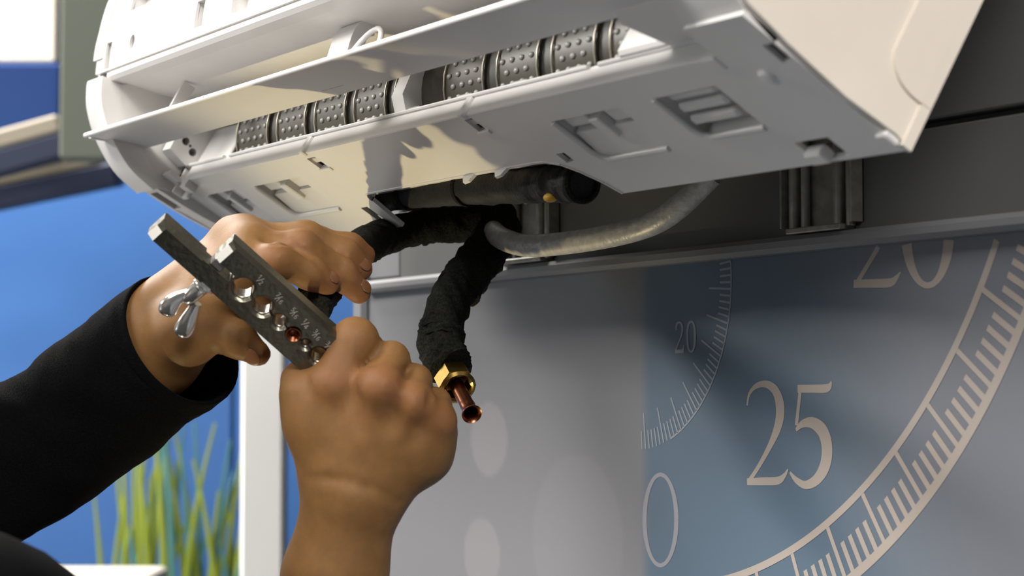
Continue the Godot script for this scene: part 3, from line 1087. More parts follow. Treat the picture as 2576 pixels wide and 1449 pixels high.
	for x in [0.2685, 0.4900]:
		put(box(Vector3(x, -0.0015, 0.0865), Vector3(x + 0.0055, 0.0125, 0.0918), 0.0008), "band_rib", M.white, t)
	var lip := CSGCombiner3D.new()
	lip.name = "outlet_lip"
	lip.material_override = M.white
	var lm := CSGMesh3D.new()
	lm.mesh = box(Vector3(0.044, 0.0132, 0.0835), Vector3(0.747, 0.0156, 0.0912), 0.0008)
	lip.add_child(lm)
	for x in [0.118, 0.62]:
		var nt := CSGBox3D.new()
		nt.size = Vector3(0.011, 0.006, 0.006)
		nt.position = Vector3(x + 0.0055, 0.0140, 0.0912)
		nt.operation = CSGShape3D.OPERATION_SUBTRACTION
		lip.add_child(nt)
	t.add_child(lip)
	put(box(Vector3(0.735, -0.0012, 0.080), Vector3(0.7475, 0.0142, 0.0905), 0.0012), "band_end", M.white, t)
	var lb := Build.new()
	add_box(lb, Vector3(0.0445, -0.009, 0.078), Vector3(0.0465, 0.0135, 0.0900), 0.0005)
	add_box(lb, Vector3(0.0465, -0.009, 0.078), Vector3(0.0560, 0.0135, 0.0815), 0.0005)
	add_box(lb, Vector3(0.0560, -0.006, 0.080), Vector3(0.0665, 0.0005, 0.0900), 0.0005)
	put(lb.done(), "lip_end_bracket", M.white, t)

	# --- air duct: upper scroll, floor under the fan, end walls
	var scroll := smooth_line([Vector2(0.160, 0.0435), Vector2(0.148, 0.0475), Vector2(0.130, 0.0535), Vector2(0.115, 0.0595), Vector2(0.103, 0.0665), Vector2(0.096, 0.078), Vector2(0.092, 0.1), Vector2(0.075, 0.12), Vector2(0.06, 0.125)], 5)
	put(extrude(thick(scroll, -0.002), 0.03, 0.76), "upper_scroll", M.duct, t)
	var fl := smooth_line([Vector2(0.0865, 0.014), Vector2(0.078, 0.012), Vector2(0.06, 0.009), Vector2(0.035, 0.011), Vector2(0.012, 0.025), Vector2(0.004, 0.06), Vector2(0.01, 0.1), Vector2(0.06, 0.125)], 5)
	put(extrude(thick(fl, 0.0018), 0.03, 0.76), "rear_scroll", M.duct, t)
	var endw := [Vector2(0.088, 0.0145), Vector2(0.088, -0.006), Vector2(0.1, -0.010), Vector2(0.125, -0.006), Vector2(0.147, 0.006), Vector2(0.162, 0.021), Vector2(0.168, 0.036), Vector2(0.16, 0.043), Vector2(0.112, 0.074), Vector2(0.085, 0.115), Vector2(0.06, 0.125), Vector2(0.006, 0.1), Vector2(0.004, 0.06), Vector2(0.012, 0.024), Vector2(0.06, 0.01)]
	put(extrude(endw, 0.028, 0.0338), "duct_end_wall", M.duct, t)

	var endr := [Vector2(0.088, 0.0145), Vector2(0.12, 0.006), Vector2(0.14, 0.014), Vector2(0.155, 0.026)] + endw.slice(7)
	put(extrude(endr, 0.7, 0.748), "duct_end_wall", M.white, t)
	# block beside the fan on the left with screw holes
	var blk := [Vector2(0.0885, 0.0150), Vector2(0.0930, 0.0120), Vector2(0.1100, 0.0160), Vector2(0.1110, 0.040), Vector2(0.1000, 0.060), Vector2(0.07, 0.09), Vector2(0.02, 0.09), Vector2(0.02, 0.02)]
	var bp := CSGCombiner3D.new()
	bp.name = "fan_bearing_plate"
	bp.material_override = M.duct
	bp.add_child(csg_poly(blk, Transform3D(Basis(Vector3.BACK, Vector3.UP, Vector3.LEFT), Vector3(0.036, 0, 0)), 0.016, CSGShape3D.OPERATION_UNION))
	for q in [[468, 355, 0.0032], [485, 383, 0.0032], [479, 367, 0.0012]]:
		var hc := CSGCylinder3D.new()
		hc.radius = q[2]
		hc.height = 0.03
		hc.sides = 20
		hc.transform = Transform3D(basis_y(Vector3.RIGHT), ac_on(q[0], q[1], 0, 0.052))
		hc.operation = CSGShape3D.OPERATION_SUBTRACTION
		bp.add_child(hc)
	t.add_child(bp)
	put(box(Vector3(0.052, 0.014, 0.0835), Vector3(0.114, 0.05, 0.0865), 0.001), "fan_cheek", M.duct, t)

	# --- fan drum: segments with dimples, bands and ring discs
	var fc := Vector2(0.049, 0.054)   # n, b
	var fr := 0.0445
	var segs := [[0.117, 0.172], [0.189, 0.236], [0.252, 0.299], [0.313, 0.358], [0.372, 0.388], [0.438, 0.486], [0.503, 0.549], [0.565, 0.610], [0.626, 0.652]]
	put(cyl_arc(fc, fr - 0.0015, 0.114, 0.655, 40), "fan_drum", M.fanband, t)
	for sg in segs:
		var so := put(cyl_arc(fc, fr, sg[0], sg[1], 40), "fan_segment", M.fan, t)
		var db := Build.new()
		var row := 0
		for a in range(-60, 45, 9):
			var an := deg_to_rad(a)
			var u := Vector3(0, sin(an), cos(an))
			var x: float = sg[0] + 0.005 + (0.0055 if row % 2 else 0.0)
			while x < sg[1] - 0.003:
				add_blob(db, Vector3(x, fc.y, fc.x) + u * (fr + 0.0002), Basis(Vector3.RIGHT, u, Vector3.RIGHT.cross(u)), Vector3(0.0026, 0.0012, 0.0019), 8, 5)
				x += 0.011
			row += 1
		tag(put(db.done(), "dimples", M.dimple, so), "", "", "", "stuff")
		for x in [sg[0], sg[1]]:
			put(ring_arc(fc, fr + 0.001, x, 0.0007), "fan_ring", M.wire, so)
	# clear clips at the foot of the fan
	for sg in segs:
		put(box(Vector3(sg[0] + 0.03, 0.016, 0.0855), Vector3(sg[0] + 0.045, 0.0195, 0.0885), 0.0008), "fan_clip", M.dimple, t)
	# white divider
	put(extrude([Vector2(0.088, 0.015), Vector2(0.0965, 0.024), Vector2(0.099, 0.045), Vector2(0.09, 0.075), Vector2(0.03, 0.09), Vector2(0.03, 0.02)], 0.389, 0.404), "outlet_divider", M.white, t)
	put(box(Vector3(0.652, 0.014, 0.05), Vector3(0.70, 0.06, 0.0945), 0.002), "outlet_end_block", M.white, t)

	# --- ribs in the upper part of the outlet
	var rib := smooth_line([Vector2(0.134, 0.0555), Vector2(0.140, 0.050), Vector2(0.141, 0.040), Vector2(0.136, 0.020), Vector2(0.130, 0.008)], 5)
	put(extrude(thick(rib, -0.012), 0.366, 0.371), "outlet_rib", M.white, t)
	put(extrude(thick(rib, -0.010), 0.392, 0.395), "outlet_rib", M.white, t)
	put(extrude(thick(rib, -0.0015), 0.371, 0.392), "rib_web", M.duct, t)
	var arch := []
	for k in 13:
		var a := PI * k / 12.0
		arch.append(Vector3(0.428 + cos(a) * 0.02, 0.012 + sin(a) * 0.026, 0.140))
	put(tube(arch, [0.0018], 8), "arch_rib", M.white, t)
	put(extrude(thick([Vector2(0.140, 0.050), Vector2(0.139, 0.025), Vector2(0.134, 0.01)], -0.010), 0.098, 0.101), "outlet_rib", M.white, t)

	# --- flap
	var fp := smooth_line([Vector2(0.163, -0.0055), Vector2(0.150, 0.0005), Vector2(0.135, 0.0065), Vector2(0.1205, 0.0115)], 5)
	var fb := Build.new()
	add_extrude(fb, thick(fp, -0.0026), 0.022, 0.758)
	put(fb.done(), "flap", M.flap, t)
	put(tube([Vector3(0.021, -0.0042, 0.1625), Vector3(0.759, -0.0042, 0.1625)], [0.0019], 10), "flap_edge", M.white, t)
	put(extrude(thick([Vector2(0.158, -0.0035), Vector2(0.145, 0.0025), Vector2(0.131, 0.0085)], -0.0022), 0.0165, 0.022), "flap_end", M.flap, t)

	# --- front panel with slots
	var fascia := [Vector2(0.160, 0.0435), Vector2(0.1705, 0.0390), Vector2(0.1740, 0.0402), Vector2(0.1752, 0.0428), Vector2(0.1742, 0.0440), Vector2(0.1748, 0.0475), Vector2(0.1695, 0.0475), Vector2(0.1690, 0.0430), Vector2(0.162, 0.0462)]
	put(extrude(fascia, 0.03, 0.77), "fascia_strip", M.white, t)
	var face := smooth_line([Vector2(0.1764, 0.0447), Vector2(0.1810, 0.0545), Vector2(0.185, 0.064), Vector2(0.1885, 0.075), Vector2(0.1925, 0.088), Vector2(0.196, 0.105), Vector2(0.199, 0.14), Vector2(0.199, 0.19), Vector2(0.193, 0.235), Vector2(0.178, 0.262), Vector2(0.15, 0.278), Vector2(0.1, 0.282), Vector2(0.004, 0.282)], 3)
	var fcsg := CSGCombiner3D.new()
	fcsg.name = "front_panel"
	fcsg.material_override = M.white
	var along := Transform3D(Basis(Vector3.BACK, Vector3.UP, Vector3.LEFT), Vector3(0.004, 0, 0))   # polygon (n, b), drawn along s
	fcsg.add_child(csg_poly(thick(face, 0.0022), along, 0.792, CSGShape3D.OPERATION_UNION))
	# openings: pixel of the centre, half width, half height, back of the recess dark or pale
	var wins := [[271, 140, 0.0062, 0.0105, 0], [502, 34, 0.0075, 0.0095, 0], [360, -8, 0.022, 0.008, 1], [612, -12, 0.018, 0.010, 0], [332, 105, 0.0055, 0.0055, 0]]
	for q in wins:
		var c := on_face(q[0], q[1], face)
		var tl := Transform3D(Basis(Vector3.RIGHT, deg_to_rad(20.0)), c)     # the face leans back here
		if q[2] == q[3]:
			var hole := CSGCylinder3D.new()
			hole.radius = q[2]
			hole.height = 0.024
			hole.sides = 24
			hole.transform = tl * Transform3D(basis_y(Vector3.BACK), Vector3.ZERO)
			hole.operation = CSGShape3D.OPERATION_SUBTRACTION
			fcsg.add_child(hole)
		else:
			var bx := CSGBox3D.new()
			bx.size = Vector3(q[2] * 2, q[3] * 2, 0.024)
			bx.transform = tl
			bx.operation = CSGShape3D.OPERATION_SUBTRACTION
			fcsg.add_child(bx)
		# the recess behind it
		var lin := Build.new()
		var hx: float = q[2] + 0.0003
		var hy: float = q[3] + 0.0003
		add_box(lin, Vector3(-hx - 0.001, -hy - 0.001, -0.012), Vector3(hx + 0.001, hy + 0.001, -0.011), 0.0, tl)
		add_box(lin, Vector3(-hx - 0.001, -hy, -0.011), Vector3(-hx, hy, -0.0024), 0.0, tl)
		add_box(lin, Vector3(hx, -hy, -0.011), Vector3(hx + 0.001, hy, -0.0024), 0.0, tl)
		add_box(lin, Vector3(-hx, hy, -0.011), Vector3(hx, hy + 0.001, -0.0024), 0.0, tl)
		add_box(lin, Vector3(-hx, -hy - 0.001, -0.011), Vector3(hx, -hy, -0.0024), 0.0, tl)
		put(lin.done(), "slot_recess", M.white, t)
	t.add_child(fcsg)

	# --- left end: cheek of the frame, lower chassis, side plate
	var cheek := smooth_line([Vector2(0.178, 0.038), Vector2(0.1755, 0.032), Vector2(0.167, 0.019), Vector2(0.150, 0.004), Vector2(0.125, -0.009), Vector2(0.100, -0.013)], 5)
	var chp := cheek + [Vector2(0.098, -0.0105), Vector2(0.1, -0.004), Vector2(0.13, 0.012), Vector2(0.155, 0.030), Vector2(0.164, 0.0405)]
	put(extrude(chp, 0.0, 0.034), "left_cheek", M.white, t)
	var low := smooth_line([Vector2(0.102, -0.0095), Vector2(0.062, -0.008), Vector2(0.028, -0.004), Vector2(0.0, 0.0)], 4)
	var lowp := low + [Vector2(0.0, 0.003), Vector2(0.102, 0.003)]
	var sk := Build.new()
	add_extrude(sk, lowp, 0.002, 0.007)
	add_extrude(sk, lowp, 0.022, 0.030)
	add_extrude(sk, [Vector2(0.102, -0.0095), Vector2(0.093, -0.0093), Vector2(0.093, 0.003), Vector2(0.102, 0.003)], 0.007, 0.022)
	add_extrude(sk, [Vector2(0.070, -0.0083), Vector2(0.028, -0.004), Vector2(0.0, 0.0), Vector2(0.0, 0.003), Vector2(0.070, 0.003)], 0.007, 0.022)
	put(sk.done(), "left_skirt", M.white, t)
	var side := [Vector2(0.0, 0.0), Vector2(0.06, -0.002), Vector2(0.1, -0.004), Vector2(0.13, 0.008), Vector2(0.16, 0.03), Vector2(0.172, 0.045), Vector2(0.1805, 0.0555), Vector2(0.1885, 0.075), Vector2(0.196, 0.105), Vector2(0.199, 0.14), Vector2(0.199, 0.19), Vector2(0.193, 0.235), Vector2(0.178, 0.262), Vector2(0.15, 0.278), Vector2(0.1, 0.282), Vector2(0.0, 0.282)]
	put(extrude(side, 0.0, 0.004), "left_side_panel", M.white, t)
	var strip := face.slice(3, 27)
	put(extrude(thick(strip, -0.0015), 0.0, 0.0175), "panel_end_strip", M.white, t)

	# --- right end
	var rs := [Vector2(0.0, 0.0), Vector2(0.011, 0.002), Vector2(0.045, 0.0), Vector2(0.086, 0.002), Vector2(0.115, 0.005), Vector2(0.14, 0.014), Vector2(0.16, 0.03), Vector2(0.172, 0.045), Vector2(0.1805, 0.0555), Vector2(0.1885, 0.075), Vector2(0.196, 0.105), Vector2(0.199, 0.14), Vector2(0.199, 0.19), Vector2(0.193, 0.235), Vector2(0.178, 0.262), Vector2(0.15, 0.278), Vector2(0.1, 0.282), Vector2(0.0, 0.282)]
	put(extrude(rs, 0.796, 0.8), "right_side_panel", M.side, t)
	put(extrude([Vector2(0.0, -0.001), Vector2(0.0062, -0.001), Vector2(0.0062, 0.282), Vector2(0.0, 0.282)], 0.7985, 0.8012), "rear_rim", M.side, t)
	var gr := []
	for q in [[2246, 128], [2246, 160], [2256, 195], [2275, 225], [2300, 250], [2335, 275]]: gr.append(ac_on(q[0], q[1], 0, 0.8))
	var gp := []
	for p in smooth_line(gr, 5): gp.append(Vector2(p.z, p.y))
	gp.append_array([Vector2(0.0064, gp[-1].y), Vector2(0.0064, 0.2), Vector2(gp[0].x, 0.2)])
	put(extrude(gp, 0.8, 0.8016), "service_cover", M.side, t)
	var rc := smooth_line([Vector2(0.09, 0.0), Vector2(0.115, 0.004), Vector2(0.14, 0.013), Vector2(0.16, 0.029), Vector2(0.172, 0.044)], 4)
	put(extrude(thick(rc, 0.003), 0.747, 0.796), "right_cheek", M.white, t)
	put(box(Vector3(0.79, -0.002, 0.006), Vector3(0.7985, 0.006, 0.016), 0.001), "corner_clip", M.white, t)
	put(lathe([Vector2(0, -0.0025), Vector2(0.004, -0.002), Vector2(0.0055, 0.0), Vector2(0.0055, 0.002)], 16, Transform3D(Basis.IDENTITY, Vector3(0.766, 0, 0.069))), "screw_boss", M.white, t)
	# back plate, above the pipe trough
	put(box(Vector3(0.004, 0.06, 0.0), Vector3(0.796, 0.282, 0.003)), "back_plate", M.white, t)
	put(box(Vector3(0.26, 0.05, 0.001), Vector3(0.56, 0.053, 0.045)), "pipe_trough", M.white, t)
	# hook over the wall bracket
	var hk := Build.new()
	add_box(hk, Vector3(0.731, -0.004, 0.003), Vector3(0.745, 0.003, 0.012), 0.001)
	put(hk.done(), "bracket_hook", M.white, t)

func on_face(px: float, py: float, face: Array) -> Vector3:
	# where a pixel meets the curved front of the unit
	var o := ac_b.transposed() * (cam_at - ac_o)
	var d := ac_b.transposed() * ray(px, py)
	var best := Vector3.ZERO
	var gap := 1e9
	for k in face.size() - 1:
		for j in 8:
			var p: Vector2 = face[k].lerp(face[k + 1], j / 8.0)
			var t := (p.x - o.z) / d.z
			var q := o + d * t
			if absf(q.y - p.y) < gap:
				gap = absf(q.y - p.y)
				best = q
	return best

func extrude_z(poly: Array, z0: float, z1: float) -> ArrayMesh:
	# outline of (x, y) points drawn out along z
	var b := Build.new()
	var P := PackedVector2Array(poly)
	var t := Geometry2D.triangulate_polygon(P)
	for s in [[z0, -1.0], [z1, 1.0]]:
		for k in range(0, t.size(), 3):
			var q := []
			for j in 3: q.append(Vector3(P[t[k + j]].x, P[t[k + j]].y, s[0]))
			if (q[2] - q[0]).cross(q[1] - q[0]).z * s[1] > 0: b.face(q[0], q[1], q[2])
			else: b.face(q[0], q[2], q[1])
	var cen := Vector2.ZERO
	for p in P: cen += p / P.size()
	for k in P.size():
		var a := P[k]
		var c := P[(k + 1) % P.size()]
		var nn2 := Vector2((c - a).y, -(c - a).x).normalized()
		if nn2.dot((a + c) / 2 - cen) < 0: nn2 = -nn2
		var nn := Vector3(nn2.x, nn2.y, 0)
		b.quad_n([Vector3(a.x, a.y, z0), Vector3(c.x, c.y, z0), Vector3(c.x, c.y, z1), Vector3(a.x, a.y, z1)], [nn, nn, nn, nn])
	return b.done()

func cyl_arc(c: Vector2, r: float, x0: float, x1: float, n: int) -> ArrayMesh:
	var P := []
	for k in n: P.append(c + Vector2(cos(TAU * k / n), sin(TAU * k / n)) * r)
	return extrude(P, x0, x1)

func ring_arc(c: Vector2, r: float, x: float, w: float) -> ArrayMesh:
	var p := []
	for k in 33:
		var a := TAU * k / 32.0
		p.append(Vector3(x, c.y + sin(a) * r, c.x + cos(a) * r))
	return tube(p, [w], 6, false)

# ---------------------------------------------------------------- wall brackets
func brackets() -> void:
	for k in 2:
		var a: Vector3 = on_wall(1283, 500) if k == 0 else on_wall(1998, 420)
		var b: Vector3 = on_wall(1415, 655) if k == 0 else on_wall(2180, 575)
		var w := b.x - a.x
		var y0 := b.y
		var o := thing("wall_bracket", ["galvanised steel wall bracket behind the black pipe bundle", "galvanised steel wall bracket below the right end of the unit"][k], "bracket", Vector3(a.x, y0, 0.0018), Basis.IDENTITY, "steel wall brackets")
		var h := 0.16
		put(box(Vector3(0, 0.004, 0.0), Vector3(w, h, 0.0015), 0.0004), "mounting_plate", M.galv, o)
		for s in [0.0, 1.0]:
			var x0 := w * (0.17 if s == 0.0 else 0.68)
			# pressed ribs, waisted half way down
			var l := Build.new()
			var pts := []
			for j in 9:
				var f := j / 8.0
				var bend := smoothstep(0.30, 0.42, f) * 0.004 * (1.0 if s == 0.0 else -1.0) * -1.0
				pts.append(Vector3(x0 + bend, h * (1.0 - f) + 0.002 * f, 0.004))
			add_tube(l, pts, [0.004], 8, true, 1.0)
			put(l.done(), "pressed_rib", M.galv, o)
			var q := Build.new()
			var p2 := []
			for p in pts: p2.append(p + Vector3(0.012, 0, 0.001))
			add_tube(q, p2, [0.003], 8, true, 1.0)
			put(q.done(), "pressed_rib", M.galv, o)
		put(box(Vector3(0.0, 0.004, 0.0), Vector3(0.0018, h, 0.010), 0.0004), "flange", M.galv, o)
		put(box(Vector3(w - 0.0018, 0.004, 0.0), Vector3(w, h, 0.010), 0.0004), "flange", M.galv, o)
		put(box(Vector3(w * 0.12, 0.0, 0.0), Vector3(w * 0.88, 0.0035, 0.012), 0.0006), "foot_tab", M.galv, o)
		for s in [[0.42, 0.6, 0.004], [0.58, 0.62, 0.0045], [0.12, 0.64, 0.0025], [0.88, 0.5, 0.0025]]:
			put(lathe([Vector2(0.0, 0.0035), Vector2(s[2] * 0.7, 0.0033), Vector2(s[2], 0.002), Vector2(s[2], 0.0)], 16, Transform3D(basis_y(Vector3.BACK), Vector3(w * s[0], h * 0.30 * s[1] / 0.6, 0.0015))), "bolt_head", M.galv, o)

# ---------------------------------------------------------------- pipes
func insulated(b: Build, pts: Array, r: float, seed_: int, lumps: float, wrap := 0.0) -> void:
	var n := FastNoiseLite.new()
	n.seed = seed_
	n.frequency = 75.0
	n.fractal_octaves = 4
	var path := smooth_line(pts, 14)
	var rad := []
	for k in path.size(): rad.append(r)
	var wob := func(k: int, a: float, rr: float) -> float:
		var p: Vector3 = path[k]
		var q := p + Vector3(cos(a), sin(a), cos(a + 1.0)) * 0.012
		var s := rr * (1.0 + lumps * n.get_noise_3dv(q))
		if wrap > 0.0:
			s += wrap * (fposmod(k * 0.16 + a / TAU, 1.0) - 0.5)
		return s
	add_tube(b, path, rad, 26, true, 1.0, Vector3.ZERO, wob)

func pipes() -> void:
	# thick taped line lying in the trough of the unit
	var d := []
	for q in [[860, 523], [1000, 488], [1150, 474], [1300, 466], [1400, 462], [1462, 462]]: d.append(to_global_ac(ac_on(q[0], q[1], 2, 0.010)))
	var t := thing("taped_pipe", "thick pipe line wrapped in smooth black tape in the recess of the unit", "pipe", d[0])
	var loc := []
	for p in d: loc.append(p - d[0])
	var b := Build.new()
	insulated(b, loc, 0.0115, 31, 0.05, 0.0012)
	put(b.done(), "tape_wrapping", M.rubber, t)
	var e: Vector3 = (loc[-1] - loc[-2]).normalized()
	var mb := Build.new()
	add_lathe(mb, [Vector2(0.0115, -0.002), Vector2(0.0122, 0.002), Vector2(0.0108, 0.004), Vector2(0.0092, 0.0035), Vector2(0.0088, -0.001), Vector2(0.0, -0.002)], 28, Transform3D(basis_y(e), loc[-1]))
	put(mb.done(), "open_end", M.foam, t)
	for q in [[loc[1].lerp(loc[2], 0.25), 0.0127], [loc[2].lerp(loc[3], 0.2), 0.0126]]:
		var r := Build.new()
		add_tube(r, [q[0] - e * 0.0022, q[0] + e * 0.0022], [q[1]], 24, true)
		put(r.done(), "tape_edge", M.foam, t)
	var yb := Build.new()
	add_blob(yb, to_global_ac(ac_on(1385, 497, 2, 0.012)) - d[0], Basis.IDENTITY, Vector3(0.006, 0.003, 0.004), 12, 6)
	put(yb.done(), "yellow_tape_scrap", M.yellow, t)

	# insulated pipe drawn towards the tool
	var p1 := [V(778, 778, 1.348), V(805, 735, 1.368), V(850, 668, 1.402), V(905, 626, 1.462), V(975, 594, 1.548), V(1060, 568, 1.572), V(1130, 562, 1.576), V(1200, 556, 1.578), V(1240, 552, 1.582), V(1258, 550, 1.592)]
	var o1 := thing("insulated_pipe", "black foam insulated pipe running through the fingers to the flaring tool", "pipe", p1[-1])
	var l1 := []
	for p in p1: l1.append(p - p1[-1])
	var b1 := Build.new()
	insulated(b1, l1.slice(0, 6), 0.0122, 41, 0.24)
	insulated(b1, l1.slice(5), 0.0140, 47, 0.22)
	put(b1.done(), "foam_insulation", M.foam, o1)
	var cpt := [V(738, 842, 1.288), V(741, 833, 1.302), V(750, 818, 1.322), V(778, 778, 1.348)]
	var lc := []
	for p in cpt: lc.append(p - p1[-1])
	var cb := Build.new()
	add_tube(cb, smooth_line(lc.slice(1), 5), [0.0031], 20, false)
	# flared end
	var ax: Vector3 = tool_n()
	add_lathe(cb, [Vector2(0.0031, -0.006), Vector2(0.0031, 0.000), Vector2(0.0045, 0.0018), Vector2(0.0041, 0.0018), Vector2(0.0022, -0.0005), Vector2(0.0021, -0.012)], 28, Transform3D(basis_y(ax), tool_p(0, 0, 0.0) - p1[-1]))
	put(cb.done(), "copper_tube", M.copper, o1)

	# hanging pipe with the flare nut
	var p2 := [V(1258, 565, 1.588), V(1246, 590, 1.572), V(1222, 635, 1.548), V(1180, 690, 1.52), V(1138, 748, 1.50), V(1112, 815, 1.48), V(1112, 870, 1.465), V(1135, 925, 1.450)]
	var o2 := thing("hanging_pipe", "black foam insulated pipe hanging down with a brass nut and flared copper end", "pipe", p2[0])
	var l2 := []
	for p in p2: l2.append(p - p2[0])
	var b2 := Build.new()
	insulated(b2, l2.slice(0, 4) + [l2[3].lerp(l2[4], 0.7)], 0.0150, 51, 0.24)
	insulated(b2, [l2[3].lerp(l2[4], 0.55), l2[4], l2[5], l2[6]], 0.0140, 52, 0.30)
	insulated(b2, [l2[5].lerp(l2[6], 0.6), l2[6], l2[7]], 0.0150, 53, 0.34)
	put(b2.done(), "foam_insulation", M.foam, o2)
	var nc: Vector3 = V(1146, 962, 1.440) - p2[0]
	var tip: Vector3 = V(1186, 1040, 1.405) - p2[0]
	var nd: Vector3 = (tip - nc).normalized()
	var nb := basis_y(nd)
	var nut := Build.new()
	add_lathe(nut, [Vector2(0.0, -0.009), Vector2(0.0115, -0.009), Vector2(0.0125, -0.0078), Vector2(0.0125, 0.0055), Vector2(0.0112, 0.0072), Vector2(0.0098, 0.0075), Vector2(0.0088, 0.0068), Vector2(0.0084, -0.003), Vector2(0.0046, -0.005)], 6, Transform3D(nb, nc), 35.0, 6)
	add_lathe(nut, [Vector2(0.0118, 0.0066), Vector2(0.0098, 0.0082), Vector2(0.0088, 0.0074), Vector2(0.0083, -0.003), Vector2(0.0046, -0.005)], 28, Transform3D(nb, nc))
	put(nut.done(), "flare_nut", M.brass, o2)
	var pb := Build.new()
	add_tube(pb, [nc - nd * 0.02, tip - nd * 0.002], [0.0047], 26, false)
	add_lathe(pb, [Vector2(0.0047, -0.012), Vector2(0.0050, -0.009), Vector2(0.0047, -0.006), Vector2(0.0049, -0.003), Vector2(0.0066, 0.0008), Vector2(0.0064, 0.0014), Vector2(0.0052, 0.0004), Vector2(0.0041, -0.002), Vector2(0.0039, -0.03)], 32, Transform3D(nb, tip))
	put(pb.done(), "copper_tube", M.copper, o2)

	# bent aluminium pipe
	var p3 := [V(1236, 570, 1.595), V(1244, 586, 1.548), V(1272, 604, 1.512), V(1325, 618, 1.492), V(1400, 614, 1.47), V(1500, 600, 1.44), V(1590, 580, 1.415), V(1655, 556, 1.40), V(1705, 522, 1.39), V(1745, 485, 1.385), V(1790, 440, 1.38)]
	var o3 := thing("aluminium_pipe", "bare aluminium pipe bent in a long curve below the unit", "pipe", p3[0])
	var l3 := []
	for p in p3: l3.append(p - p3[0])
	put(tube(smooth_line(l3, 8), [0.0076], 24), "bent_tube", M.alu, o3)

func to_global_ac(p: Vector3) -> Vector3:
	return ac_o + ac_b * p

# ---------------------------------------------------------------- flaring tool
var tool_basis: Basis
var tool_at: Vector3

func tool_frame() -> void:
	if tool_at != Vector3.ZERO: return
	var tau := deg_to_rad(27.0)
	var N := (cz * cos(tau) - cy * sin(tau) + cx * 0.04).normalized()
	var dir := Vector2(0.728, 0.685)
	var l := cx * dir.x - cy * dir.y
	l = (l - cz * (l.dot(N) / cz.dot(N))).normalized()
	var A := N.cross(l).normalized()
	tool_basis = Basis(l, A, N)      # along, across (towards upper right), out to the viewer
	tool_at = V(738, 840, 1.288)

func tool_n() -> Vector3:
	tool_frame()
	return tool_basis.z

func tool_p(l: float, a: float, n: float) -> Vector3:
	tool_frame()
	return tool_at + tool_basis * Vector3(l, a, n)

func tool_on(px: float, py: float, n := 0.0) -> Vector3:
	# a pixel on the tool's face, in its own axes
	tool_frame()
	var o := tool_basis.transposed() * (cam_at - tool_at)
	var d := tool_basis.transposed() * ray(px, py)
	return o + d * ((n - o.z) / d.z)

func bar_shape(l0: float, l1: float, a0: float, a1: float, th: float, ch: float) -> ArrayMesh:
	# outline in (along, out) with a broad bevel at the free end, drawn across
	var e := 0.0042
	var poly := [Vector2(l0 + e, 0.0), Vector2(l1, 0.0), Vector2(l1, -th), Vector2(l0 + ch, -th), Vector2(l0, -th + ch), Vector2(l0, -e * 0.75)]
	var b := Build.new()
	var m := poly.size()
	for k in m:
		var p: Vector2 = poly[k]
		var q: Vector2 = poly[(k + 1) % m]
		var d := (q - p).normalized()
		var nn := Vector3(-d.y, 0, d.x)
		if nn.x * ((p.x + q.x) / 2 - (l0 + l1) / 2) + nn.z * ((p.y + q.y) / 2 + th / 2) < 0: nn = -nn
		b.quad_n([Vector3(p.x, a0, p.y), Vector3(q.x, a0, q.y), Vector3(q.x, a1, q.y), Vector3(p.x, a1, p.y)], [nn, nn, nn, nn])
	var t := Geometry2D.triangulate_polygon(PackedVector2Array(poly))
	for s in [[a0, -1.0], [a1, 1.0]]:
		for k in range(0, t.size(), 3):
			var P := []
			for j in 3: P.append(Vector3(poly[t[k + j]].x, s[0], poly[t[k + j]].y))
			if (P[2] - P[0]).cross(P[1] - P[0]).y * s[1] > 0: b.face(P[0], P[1], P[2])
			else: b.face(P[0], P[2], P[1])
	return b.done()

